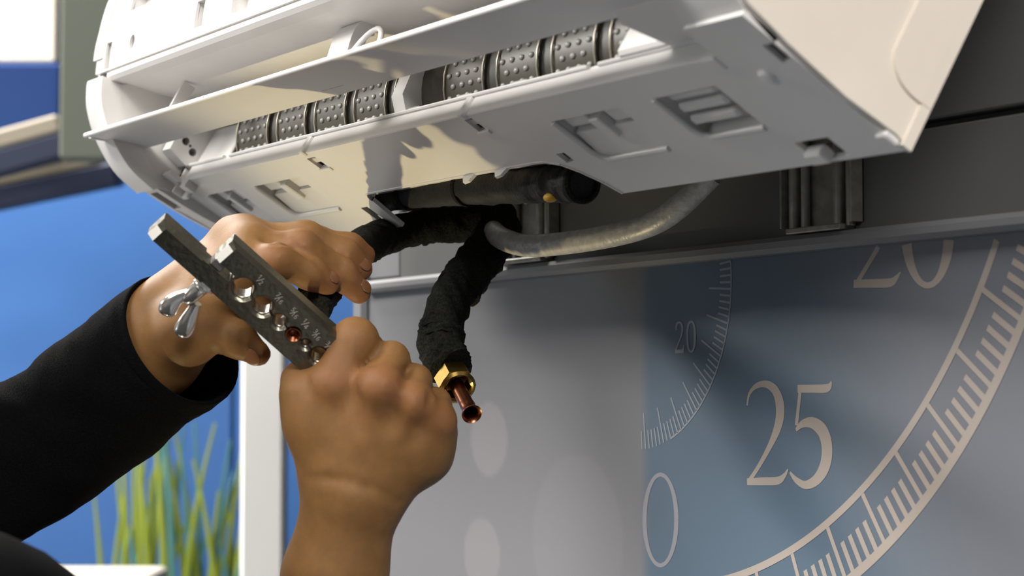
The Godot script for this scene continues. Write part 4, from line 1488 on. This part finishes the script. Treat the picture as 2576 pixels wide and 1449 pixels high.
func flaring_tool() -> void:
	tool_frame()
	var t := thing("flaring_tool", "steel flaring bar tool with stamped sizes clamped on a copper pipe", "tool", tool_at, tool_basis)
	var th := 0.0125
	var holes := []
	# pixel of hole, bore diameter
	for q in [[613, 726, 0.0127], [660, 772, 0.0111], [704, 809, 0.0079], [738, 840, 0.00635], [768, 868, 0.0048], [797, 900, 0.0095]]:
		var p := tool_on(q[0], q[1])
		holes.append([p.x, q[2]])
	var end := tool_on(790, 960).x + 0.006
	var l1 := tool_on(400, 567).x
	var l2 := tool_on(574, 620).x
	var gap := 0.0009
	for k in 2:
		var c := CSGCombiner3D.new()
		c.name = "clamp_bar"
		var body := CSGMesh3D.new()
		if k == 0: body.mesh = bar_shape(l1, end, -0.0142, -gap, th, 0.0016)
		else: body.mesh = bar_shape(l2, end, gap, 0.0172, th, 0.0016)
		c.material_override = M.steel
		c.add_child(body)
		# side chamfer on the outer upper edge
		if k == 1:
			var sl := CSGPolygon3D.new()
			sl.polygon = PackedVector2Array([Vector2(0.0138, 0.004), Vector2(0.0200, 0.004), Vector2(0.0200, -0.0045), Vector2(0.0174, -0.0045)])
			sl.depth = 0.4
			sl.transform = Transform3D(Basis(Vector3.UP, Vector3.BACK, Vector3.RIGHT), Vector3(0.3, 0, 0))
			sl.operation = CSGShape3D.OPERATION_SUBTRACTION
			c.add_child(sl)
		else:
			var sl := CSGPolygon3D.new()
			sl.polygon = PackedVector2Array([Vector2(-0.0062, 0.004), Vector2(0.004, 0.004), Vector2(0.004, -0.0060), Vector2(0.0004, -0.0060)])
			sl.depth = l2 - l1 + 0.02
			sl.transform = Transform3D(Basis(Vector3.UP, Vector3.BACK, Vector3.RIGHT), Vector3(l2 - 0.004, 0, 0))
			sl.operation = CSGShape3D.OPERATION_SUBTRACTION
			c.add_child(sl)
		var rl := CSGBox3D.new()
		rl.size = Vector3(holes[0][0] - 0.005 - l2, 0.0052, 0.05)
		rl.position = Vector3((holes[0][0] - 0.005 + l2) / 2 - 0.004, 0, 0)
		rl.operation = CSGShape3D.OPERATION_SUBTRACTION
		c.add_child(rl)
		for q in holes:
			var cy_ := CSGCylinder3D.new()
			cy_.radius = q[1] / 2
			cy_.height = 0.05
			cy_.sides = 32
			cy_.transform = Transform3D(Basis(Vector3.RIGHT, Vector3.BACK, Vector3.DOWN), Vector3(q[0], 0, 0))
			cy_.operation = CSGShape3D.OPERATION_SUBTRACTION
			c.add_child(cy_)
			var cone := CSGMesh3D.new()
			var cm := CylinderMesh.new()
			cm.top_radius = q[1] / 2 + 0.0022
			cm.bottom_radius = q[1] / 2 - 0.0004
			cm.height = 0.0026
			cm.radial_segments = 32
			cm.rings = 1
			cone.mesh = cm
			cone.transform = Transform3D(Basis(Vector3.RIGHT, Vector3.BACK, Vector3.DOWN), Vector3(q[0], 0, -0.0011))
			cone.operation = CSGShape3D.OPERATION_SUBTRACTION
			c.add_child(cone)
		t.add_child(c, true)
	# pale plates over the bars' cut ends, painting in light on the bevels
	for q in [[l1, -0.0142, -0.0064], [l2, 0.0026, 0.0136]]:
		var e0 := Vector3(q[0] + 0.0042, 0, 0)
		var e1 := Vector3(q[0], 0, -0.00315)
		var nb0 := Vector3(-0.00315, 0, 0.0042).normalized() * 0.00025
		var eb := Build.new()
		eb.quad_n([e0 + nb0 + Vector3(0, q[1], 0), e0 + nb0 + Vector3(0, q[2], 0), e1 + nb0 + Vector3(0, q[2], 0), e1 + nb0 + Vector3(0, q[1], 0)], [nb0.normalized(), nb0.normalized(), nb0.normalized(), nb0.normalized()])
		put(eb.done(), "lit_cut_end", M.bare, t)
	# bright bore linings (bare machined metal), split with the bars
	for q in holes:
		if q[1] == 0.00635: continue
		var b := Build.new()
		var r: float = q[1] / 2
		for half in 2:
			for k in 15:
				var a0 := PI * half + PI * (k + 0.6) / 16.0
				var a1 := PI * half + PI * (k + 1.6) / 16.0
				if k == 14: a1 = PI * half + PI * 15.4 / 16.0
				var prof := [[r - 0.0002, -th + 0.0005], [r - 0.0002, -0.0026], [r + 0.0019, -0.0002]]
				for j in 2:
					var P := []
					var Nn := []
					for w in [[prof[j], a0], [prof[j + 1], a0], [prof[j + 1], a1], [prof[j], a1]]:
						P.append(Vector3(q[0] + cos(w[1]) * w[0][0], sin(w[1]) * w[0][0], w[0][1]))
						Nn.append(Vector3(-cos(w[1]), -sin(w[1]), 0.9 if j == 1 else 0.0).normalized())
					b.quad_n(P, Nn)
		put(b.done(), "bore_lining", M.bore, t)
	# stamped sizes, paler to paint in the light their strokes catch
	var names := ["1/2", "7/16", "5/16", "1/4", "3/16", "3/8"]
	var at_px := [[655, 704], [701, 749], [739, 786], [768, 814], [795, 841], [826, 871]]
	for k in 6:
		var s: PackedStringArray = names[k].split("/")
		var p := tool_on(at_px[k][0], at_px[k][1])
		var f := SystemFont.new()
		f.font_names = PackedStringArray(["Droid Sans"])
		var st := Node3D.new()
		for j in 2:
			var tm := TextMesh.new()
			tm.font = f
			tm.text = s[j]
			tm.font_size = 32
			tm.pixel_size = 0.0038 / 32.0
			tm.depth = 0.0003
			put(tm, "size_mark", M.lit_stamp, t, Transform3D(Basis.IDENTITY, Vector3(p.x + (-0.0014 if j == 0 else 0.0017), p.y + (0.0012 if j == 0 else -0.0012), 0.0001)))
		st.free()
		put(box(Vector3(-0.0024, -0.00022, 0), Vector3(0.0024, 0.00022, 0.0002), 0.0, Transform3D(Basis(Vector3.BACK, deg_to_rad(62)), Vector3(p.x, p.y, 0))), "size_mark", M.lit_stamp, t)
	# hinge screw in the gap
	var hp := tool_on(567, 675)
	put(box(Vector3(l2 + 0.0005, -0.0024, -0.0095), Vector3(l2 + 0.0085, 0.0024, -0.0015), 0.0006), "hinge_block", M.chrome, t)
	# wing nut on its threaded screw, through the lower bar
	var w0 := tool_on(523, 706, -0.006)
	w0.y = -0.0142
	var ax := Vector3(0, -1, 0)
	var wb := basis_y(ax)
	var sc := Build.new()
	add_lathe(sc, [Vector2(0.0, -0.001), Vector2(0.0068, -0.001), Vector2(0.0074, 0.0005), Vector2(0.0074, 0.0016), Vector2(0.0060, 0.0028), Vector2(0.0052, 0.0034), Vector2(0.0056, 0.0042), Vector2(0.0050, 0.0052), Vector2(0.0, 0.0052)], 28, Transform3D(wb, w0))
	put(sc.done(), "washer_collar", M.chrome, t)
	var nb := Build.new()
	add_lathe(nb, [Vector2(0.0, 0.004), Vector2(0.0046, 0.004), Vector2(0.0050, 0.006), Vector2(0.0046, 0.013), Vector2(0.0040, 0.0165), Vector2(0.0026, 0.018), Vector2(0.0, 0.018)], 24, Transform3D(wb, w0))
	var root := w0 + ax * 0.012
	for wing in [[[478, 738], [448, 750], [428, 768], [417, 792]], [[494, 762], [483, 786], [470, 814], [452, 846]]]:
		var pts := []
		for q in wing: pts.append(tool_on(q[0], q[1], -0.006))
		var path := smooth_line(pts, 12)
		var rad := []
		for k in path.size():
			var f := k / float(path.size() - 1)
			rad.append(lerpf(0.0032, 0.0056, smoothstep(0.05, 0.75, f)) * sqrt(clampf(1.0 - pow(clampf((f - 0.8) / 0.2, 0.0, 1.0), 2.0), 0.0004, 1.0)))
		add_tube(nb, path, rad, 20, true, 0.8, Vector3(0, 0, 1))
	put(nb.done(), "wing_nut", M.chrome, t)

# ---------------------------------------------------------------- the person
const SKIN := Color(0.185, 0.093, 0.033)

func skin_tint(noise: FastNoiseLite, spots: Array) -> Callable:
	return func(p: Vector3) -> Color:
		var k := 1.0 + 0.16 * noise.get_noise_3dv(p * 70.0) + 0.10 * noise.get_noise_3dv(p * 240.0)
		var c := Color(SKIN.r * k, SKIN.g * k, SKIN.b * k)
		for s in spots:
			var e: float = p.distance_squared_to(s[0]) / (s[1] * s[1])
			if e < 4.0: c = c.lerp(Color(0.20, 0.075, 0.032), exp(-e) * s[2] * 0.65)
		return c

func nail(parent: Node, c: Vector3, along: Vector3, out: Vector3, l: float, w: float) -> void:
	var y := out.normalized()
	var x := (along - y * along.dot(y)).normalized()
	var b := Build.new()
	add_blob(b, c, Basis(x, y, x.cross(y)), Vector3(l, 0.0010, w), 16, 8)
	put(b.done(), "fingernail", M.nail, parent)

func person() -> void:
	var o := thing("person", "person in a black sweater holding the flaring tool with both hands", "person", Vector3.ZERO)
	var noise := FastNoiseLite.new()
	noise.seed = 77
	noise.frequency = 1.0
	var body := Build.new()
	body.colored = true
	left_hand(body, noise)
	right_hand(body, noise)
	head(body, noise)
	var bo := put(body.done(), "body", M.skin, o)
	clothes(o)
	var to_cam := cz
	# each nail lies on the back of its finger's last joint
	for q in [[V(596, 853, 1.322), V(650, 890, 1.3205), 0.0078, cz * 0.85 - cx * 0.1 - cy * 0.5, 0.0066, 0.0050],
			[V(780, 688, 1.337), V(822, 712, 1.345), 0.0082, cz * 0.75 + cx * 0.3 + cy * 0.55, 0.0048, 0.0040],
			[V(858, 690, 1.356), V(902, 733, 1.364), 0.0084, cz * 0.7 + cx * 0.45 + cy * 0.5, 0.0048, 0.0040],
			[V(866, 640, 1.368), V(905, 676, 1.372), 0.0082, cz * 0.8 + cx * 0.35 + cy * 0.4, 0.0050, 0.0038]]:
		var d: Vector3 = (q[1] - q[0]).normalized()
		var ou: Vector3 = (q[3] - d * q[3].dot(d)).normalized()
		nail(bo, q[0].lerp(q[1], 0.9) + ou * (q[2] * 0.93), d, ou, q[4], q[5])
	# sweater: left sleeve with an open cuff, and the other arm's sleeve
	sleeve(o)

func fold(F: Flesh, px: Array, w: float, depth: float) -> void:
	# a crease that follows the skin under a line of pixels
	var last := Vector3.INF
	for q in px:
		var r := ray(q[0], q[1])
		var t := 1.22
		var hit := Vector3.INF
		while t < 1.5:
			var p := (cam_at + r * t - F.lo) / F.h
			if p.x > 1 and p.y > 1 and p.z > 1 and p.x < F.nx - 2 and p.y < F.ny - 2 and p.z < F.nz - 2:
				if F.f[(int(p.z) * F.ny + int(p.y)) * F.nx + int(p.x)] < 0.0:
					hit = cam_at + r * t
					break
			t += 0.0008
		if hit != Vector3.INF and last != Vector3.INF and hit.distance_to(last) < 0.03: F.crease(last, hit, w, depth)
		last = hit

func left_hand(b: Build, noise: FastNoiseLite) -> void:
	var F := Flesh.new()
	var W := V(385, 862, 1.350)
	var Wu := V(360, 830, 1.352)
	var Wl := V(405, 895, 1.348)
	var mi := V(622, 662, 1.338)
	var mm := V(628, 628, 1.352)
	var mr := V(612, 606, 1.368)
	var mp := V(588, 598, 1.385)
	var pts := [V(150, 1120, 1.36), V(950, 560, 1.40), V(720, 930, 1.29), V(300, 760, 1.39), V(420, 980, 1.30), V(590, 570, 1.41)]
	var lo := Vector3.ONE * 99
	var hi := -Vector3.ONE * 99
	for p in pts:
		lo = Vector3(minf(lo.x, p.x), minf(lo.y, p.y), minf(lo.z, p.z))
		hi = Vector3(maxf(hi.x, p.x), maxf(hi.y, p.y), maxf(hi.z, p.z))
	F.setup(lo - Vector3.ONE * 0.02, hi + Vector3.ONE * 0.02, 0.0023)
	# forearm and wrist
	F.chain(false, [V(130, 1130, 1.36), Wl], [0.026, 0.0235], 0.010)
	F.chain(false, [V(110, 1100, 1.365), Wu], [0.026, 0.0225], 0.010)
	# back of the hand
	F.chain(false, [Wl, mi], [0.0205, 0.0135], 0.012)
	F.chain(false, [W, mm], [0.0205, 0.013], 0.012)
	F.chain(false, [Wu, mr], [0.0195, 0.0125], 0.012)
	F.chain(false, [Wu, mp], [0.0185, 0.0115], 0.012)
	F.chain(false, [mi, mm, mr, mp], [0.0125, 0.0125, 0.012, 0.011], 0.012)
	# ball of the thumb
	F.chain(false, [V(425, 858, 1.338), V(470, 838, 1.328), V(528, 826, 1.324)], [0.0185, 0.0165, 0.0118], 0.014)
	F.chain(false, [V(470, 820, 1.332), V(560, 720, 1.345)], [0.016, 0.013], 0.012)
	F.chain(false, [V(545, 800, 1.345), V(600, 760, 1.358), V(672, 770, 1.368)], [0.0150, 0.0140, 0.0110], 0.014)
	F.chain(false, [V(600, 700, 1.352), V(668, 712, 1.364)], [0.0140, 0.0120], 0.014)
	# fingers
	F.chain(true, [mi, V(695, 655, 1.326), V(780, 688, 1.337), V(822, 712, 1.345)], [0.0116, 0.0104, 0.0092, 0.0077], 0.006)
	F.chain(true, [mm, V(758, 622, 1.344), V(858, 690, 1.356), V(902, 733, 1.364)], [0.0116, 0.0103, 0.0091, 0.0078], 0.006)
	F.chain(true, [mr, V(770, 600, 1.362), V(866, 640, 1.368), V(905, 676, 1.372)], [0.0112, 0.0102, 0.0092, 0.0080], 0.006)
	F.chain(true, [mp, V(790, 606, 1.382), V(880, 622, 1.388), V(918, 642, 1.392)], [0.010, 0.0092, 0.0082, 0.0068], 0.006)
	F.chain(true, [V(528, 826, 1.324), V(596, 853, 1.322), V(650, 890, 1.3205)], [0.0112, 0.0102, 0.0074], 0.007)
	F.join(0.0045)
	# creases of the thumb joint, lines between the fingers
	for q in [[[584, 834], [579, 858], [587, 884]], [[597, 836], [593, 860], [601, 888]], [[610, 842], [606, 864], [613, 888]]]: fold(F, q, 0.0016, 0.0013)
	fold(F, [[668, 602], [695, 604], [722, 610], [750, 622], [778, 638], [803, 660], [826, 690]], 0.0023, 0.0036)
	fold(F, [[715, 586], [743, 588], [771, 597], [803, 618], [834, 645], [858, 667], [880, 690]], 0.0023, 0.0036)
	F.mesh(b, skin_tint(noise, [[V(680, 640, 1.316), 0.012, 0.6], [V(760, 608, 1.334), 0.012, 0.5], [V(820, 715, 1.34), 0.014, 0.7], [V(900, 733, 1.36), 0.014, 0.8], [V(905, 680, 1.366), 0.014, 0.8], [V(925, 640, 1.385), 0.014, 0.9], [V(655, 880, 1.312), 0.012, 0.35]]))

func H(px: float, py: float, d: float) -> Vector3:
	return V(px, py, d - 0.010)

func right_hand(b: Build, noise: FastNoiseLite) -> void:
	var F := Flesh.new()
	var lo := Vector3.ONE * 99
	var hi := -Vector3.ONE * 99
	for p in [H(680, 1700, 1.36), H(1170, 780, 1.27), H(690, 950, 1.27), H(1180, 1100, 1.39), H(900, 780, 1.38), H(620, 1700, 1.28)]:
		lo = Vector3(minf(lo.x, p.x), minf(lo.y, p.y), minf(lo.z, p.z))
		hi = Vector3(maxf(hi.x, p.x), maxf(hi.y, p.y), maxf(hi.z, p.z))
	F.setup(lo - Vector3.ONE * 0.015, hi + Vector3.ONE * 0.015, 0.0023)
	var mi := H(838, 968, 1.304)
	var mm := H(955, 975, 1.294)
	var mr := H(1036, 1016, 1.297)
	var mp := H(1096, 1058, 1.307)
	# forearm: two parallel bones make it flat
	var a0 := H(870, 1235, 1.318)
	var a1 := H(912, 1240, 1.320)
	F.chain(false, [H(800, 1720, 1.34), H(832, 1449, 1.326), a0], [0.0300, 0.0272, 0.0238], 0.010)
	F.chain(false, [H(825, 1720, 1.34), H(853, 1449, 1.328), a1], [0.0300, 0.0262, 0.0225], 0.010)
	# back of the hand
	F.chain(false, [a0, H(845, 1090, 1.318), mi], [0.0215, 0.0205, 0.0135], 0.012)
	F.chain(false, [a0.lerp(a1, 0.4), H(930, 1100, 1.312), mm], [0.0215, 0.0195, 0.0135], 0.012)
	F.chain(false, [a1, H(1000, 1115, 1.314), mr], [0.0215, 0.0185, 0.0125], 0.012)
	F.chain(false, [a1, H(1050, 1130, 1.318), mp], [0.0210, 0.0180, 0.0118], 0.012)
	F.chain(false, [H(1065, 1140, 1.33), H(1088, 1075, 1.325)], [0.0145, 0.0125], 0.014)
	# thumb side
	F.chain(false, [H(835, 1165, 1.316), H(782, 1060, 1.312), H(757, 990, 1.312)], [0.0180, 0.0130, 0.0112], 0.014)
	F.chain(false, [H(790, 1010, 1.312), H(835, 985, 1.312)], [0.0105, 0.012], 0.014)
	# fingers: proximal phalanx towards the knuckle bend, then back into the fist
	F.chain(true, [mi, H(893, 858, 1.312), H(918, 885, 1.338), H(880, 945, 1.345)], [0.0130, 0.0128, 0.0110, 0.0095], 0.007)
	F.chain(true, [mm, H(984, 905, 1.314), H(985, 930, 1.342), H(950, 990, 1.350)], [0.0128, 0.0100, 0.0095, 0.0085], 0.006)
	F.chain(true, [mr, H(1044, 958, 1.318), H(1040, 990, 1.345), H(1010, 1040, 1.350)], [0.0118, 0.0090, 0.0088, 0.0080], 0.006)
	F.chain(true, [mp, H(1096, 1014, 1.324), H(1088, 1045, 1.345), H(1060, 1085, 1.350)], [0.0112, 0.0082, 0.0080, 0.0072], 0.006)
	F.chain(true, [H(757, 990, 1.312), H(757, 958, 1.322), H(800, 905, 1.335), H(840, 880, 1.342)], [0.0112, 0.0104, 0.0098, 0.0085], 0.007)
	F.join(0.0045)
	# clefts between the fingers, web of the thumb, fold of the wrist, hollows between the tendons
	fold(F, [[960, 872], [953, 884], [946, 896], [938, 908], [930, 912]], 0.0022, 0.0036)
	fold(F, [[1025, 930], [1024, 942], [1021, 954], [1017, 966]], 0.0022, 0.0034)
	fold(F, [[1086, 988], [1085, 999], [1082, 1010], [1078, 1020]], 0.0020, 0.0030)
	fold(F, [[766, 946], [769, 958], [772, 970], [776, 984]], 0.0020, 0.0020)
	fold(F, [[772, 1204], [820, 1203], [870, 1210], [930, 1228], [975, 1248], [1004, 1264]], 0.0030, 0.0011)
	fold(F, [[893, 990], [896, 1020], [900, 1050], [902, 1080]], 0.0060, 0.0014)
	fold(F, [[998, 1010], [992, 1040], [985, 1070]], 0.0060, 0.0014)
	fold(F, [[1068, 1050], [1056, 1080], [1044, 1105]], 0.0050, 0.0012)
	F.mesh(b, skin_tint(noise, [[H(833, 950, 1.288), 0.016, 0.75], [H(962, 965, 1.28), 0.017, 0.85], [H(1040, 1008, 1.283), 0.014, 0.6], [H(1110, 1045, 1.295), 0.013, 0.7], [H(890, 850, 1.298), 0.014, 0.35]]))

# shoulders and the way the person faces: everything here lies outside the photograph
func shoulders() -> Array:
	var sr := V(-350, 1750, 1.05)
	var f := V(750, 850, 1.32) - sr
	f.y = 0
	f = f.normalized()
	return [sr, sr - f.cross(Vector3.UP) * 0.37, f]

func head(b: Build, noise: FastNoiseLite) -> void:
	var q := shoulders()
	var f: Vector3 = q[2]
	var r := f.cross(Vector3.UP)
	var c: Vector3 = (q[0] + q[1]) / 2 + Vector3(0, 0.27, 0) + f * 0.03
	var F := Flesh.new()
	F.setup(c - Vector3(0.14, 0.26, 0.14), c + Vector3(0.14, 0.14, 0.14), 0.005)
	F.chain(false, [c + Vector3(0, 0.03, 0) - f * 0.035, c + Vector3(0, 0.025, 0) + f * 0.03], [0.083, 0.075], 0.03)      # skull
	F.chain(false, [c + Vector3(0, -0.02, 0) + f * 0.035, c + Vector3(0, -0.085, 0) + f * 0.055], [0.062, 0.036], 0.03)    # face and chin
	F.chain(false, [c + Vector3(0, -0.03, 0) - f * 0.02, c + Vector3(0, -0.24, 0) - f * 0.045], [0.054, 0.060], 0.02)       # neck
	F.chain(false, [c + Vector3(0, 0.005, 0) + f * 0.098, c + Vector3(0, -0.032, 0) + f * 0.114], [0.008, 0.013], 0.014)    # nose
	F.chain(false, [c + Vector3(0, -0.062, 0) + f * 0.087 - r * 0.018, c + Vector3(0, -0.062, 0) + f * 0.087 + r * 0.018], [0.008, 0.008], 0.01)
	for s in [-1.0, 1.0]:
		F.chain(false, [c + r * s * 0.082 + Vector3(0, 0.015, 0) - f * 0.012, c + r * s * 0.080 + Vector3(0, -0.03, 0)], [0.014, 0.010], 0.008)   # ears
		F.crease(c + f * 0.1 + r * s * 0.03 + Vector3(0, 0.006, 0), c + f * 0.098 + r * s * 0.036 + Vector3(0, 0.006, 0), 0.014, 0.008)               # eye sockets
	F.mesh(b, skin_tint(noise, []))

func clothes(o: Node) -> void:
	var q := shoulders()
	var sr: Vector3 = q[0]
	var sl: Vector3 = q[1]
	var f: Vector3 = q[2]
	var r := f.cross(Vector3.UP)
	var m := (sr + sl) / 2
	var hip := Vector3(m.x, 1.08, m.z) - f * 0.02
	var white := func(_p: Vector3) -> Color: return Color.WHITE
	var lo := Vector3(minf(sr.x, sl.x) - 0.2, 0.95, minf(sr.z, sl.z) - 0.25)
	var hi := Vector3(maxf(sr.x, sl.x) + 0.2, m.y + 0.16, maxf(sr.z, sl.z) + 0.2)
	var S := Flesh.new()
	S.setup(lo, hi, 0.011)
	S.chain(false, [sl + Vector3(0, 0.005, 0), m + Vector3(0, 0.02, 0), sr + Vector3(0, 0.005, 0)], [0.062, 0.075, 0.062], 0.05)
	for s in [-1.0, 1.0]:
		S.chain(false, [m + r * s * 0.085 - Vector3(0, 0.09, 0), m + r * s * 0.075 - Vector3(0, 0.3, 0), hip + r * s * 0.07], [0.105, 0.10, 0.105], 0.05)
	S.chain(false, [m - Vector3(0, 0.02, 0), m + Vector3(0, 0.085, 0) - f * 0.012], [0.08, 0.062], 0.05)
	S.chain(false, [sl, V(-600, 1455, 1.215)], [0.060, 0.054], 0.03)
	var sb := Build.new()
	S.mesh(sb, white)
	put(sb.done(), "sweater", M.cloth, o)
	# trousers and shoes
	var T := Flesh.new()
	T.setup(Vector3(lo.x, 0.2, lo.z), Vector3(hi.x, 1.2, hi.z), 0.014)
	for s in [-1.0, 1.0]:
		T.chain(false, [hip + r * s * 0.085, Vector3(hip.x, 0.66, hip.z) + r * s * 0.1 + f * 0.02, Vector3(hip.x, 0.26, hip.z) + r * s * 0.1], [0.095, 0.068, 0.056], 0.03)
	var tb := Build.new()
	T.mesh(tb, white)
	put(tb.done(), "trousers", M.navy, o)
	for s in [-1.0, 1.0]:
		var shoe := Build.new()
		var a: Vector3 = Vector3(hip.x, 0.224, hip.z) + r * s * 0.1 - f * 0.05
		add_tube(shoe, smooth_line([a, a + f * 0.08, a + f * 0.17, a + f * 0.24], 4), [0.036, 0.038, 0.040, 0.041, 0.042, 0.042, 0.042, 0.041, 0.040, 0.038, 0.034, 0.028, 0.018], 16, true)
		put(shoe.done(), "shoe", M.seam, o)
	# hair: a cap over the top and back of the head
	var c := m + Vector3(0, 0.27, 0) + f * 0.03
	var A := Flesh.new()
	A.setup(c - Vector3(0.14, 0.12, 0.14), c + Vector3(0.14, 0.15, 0.14), 0.006)
	A.chain(false, [c + Vector3(0, 0.045, 0) - f * 0.045, c + Vector3(0, 0.058, 0) + f * 0.022], [0.085, 0.068], 0.03)
	A.chain(false, [c + Vector3(0, 0.02, 0) - f * 0.055, c + Vector3(0, -0.045, 0) - f * 0.055], [0.070, 0.055], 0.03)
	var hb := Build.new()
	A.mesh(hb, white)
	put(hb.done(), "hair", M.cloth, o)
	# the low step under the feet
	var st := thing("step_stool", "low black step stool under the person's feet", "stool", Vector3(hip.x, 0, hip.z), Basis(r, Vector3.UP, -f))
	put(box(Vector3(-0.24, 0.15, -0.24), Vector3(0.24, 0.18, 0.14), 0.006), "tread", M.seam, st)
	for x in [-0.21, 0.19]:
		for z in [-0.21, 0.09]: put(box(Vector3(x, 0, z), Vector3(x + 0.025, 0.152, z + 0.025), 0.003), "leg", M.seam, st)

func sleeve(o: Node) -> void:
	var n := FastNoiseLite.new()
	n.seed = 9
	n.frequency = 9.0
	n.fractal_octaves = 2
	var b := Build.new()
	var pts := [V(456, 856, 1.350), V(382, 908, 1.353), V(252, 1012, 1.355), V(112, 1112, 1.35), V(-60, 1210, 1.33), V(-300, 1330, 1.29), V(-520, 1430, 1.24), V(-600, 1455, 1.215)]
	var path := smooth_line(pts, 10)
	var m := path.size()
	# rings from the inside of the cuff, over its rim, and back along the outside
	var rings := []
	var sd := cz
	var order := []
	for k in range(22, -1, -1): order.append([k, -0.0018])
	order.append([0, -0.0006])
	order.append([0, 0.0006])
	for k in m: order.append([k, 0.0014])
	for q in order:
		var k: int = q[0]
		var d: Vector3 = (path[mini(k + 1, m - 1)] - path[maxi(k - 1, 0)]).normalized()
		var u := (cz - d * cz.dot(d)).normalized()
		var w := d.cross(u)
		var f := k / float(m - 1)
		var r := lerpf(0.0430, 0.053, smoothstep(0.35, 1.0, f)) + float(q[1])
		if rings.size() == 23 or rings.size() == 24: r += 0.0004
		var ring := []
		for j in 44:
			var a := TAU * j / 44.0
			var fold := 0.05 * smoothstep(0.0, 9.0, float(k)) * n.get_noise_3d(path[k].x * 5.0 + cos(a) * 0.11, path[k].y * 5.0 + sin(a) * 0.11, path[k].z)
			fold += 0.022 * sin(k * 0.42 + 1.3 * cos(a + 0.6)) * smoothstep(3.0, 12.0, float(k))
			var p: Vector3 = path[k] + (u * cos(a) * 0.9 + w * sin(a)) * r * (1.0 + fold)
			# the mouth of the cuff is cut at a slant: its near edge lies further up the arm
			p += d * 0.017 * cos(a) * (1.0 - smoothstep(0.0, 16.0, float(k)))
			if rings.size() == 23 or rings.size() == 24: p -= d * 0.0012
			ring.append(p)
		rings.append(ring)
	add_rings(b, rings)
	put(b.done(), "sweater_sleeve", M.cloth, o)
	# the other arm: bare forearm below the frame, sleeve pushed up over the elbow
	var b2 := Build.new()
	var p2 := smooth_line([V(805, 1640, 1.333), V(740, 1850, 1.31), V(600, 2000, 1.25), V(250, 1900, 1.13), V(-90, 1640, 1.055), V(-350, 1750, 1.05)], 8)
	var r2 := []
	for k in p2.size():
		r2.append(lerpf(0.042, 0.062, k / float(p2.size() - 1)))
	var wob2 := func(k: int, a: float, r: float) -> float:
		var p: Vector3 = p2[k]
		return r * (1.0 + 0.07 * n.get_noise_3d(p.x * 0.6 + cos(a) * 0.05, p.y * 0.6 + sin(a) * 0.05, p.z * 0.6))
	add_tube(b2, p2, r2, 36, true, 1.0, Vector3.ZERO, wob2)
	put(b2.done(), "sweater_sleeve", M.cloth, o)
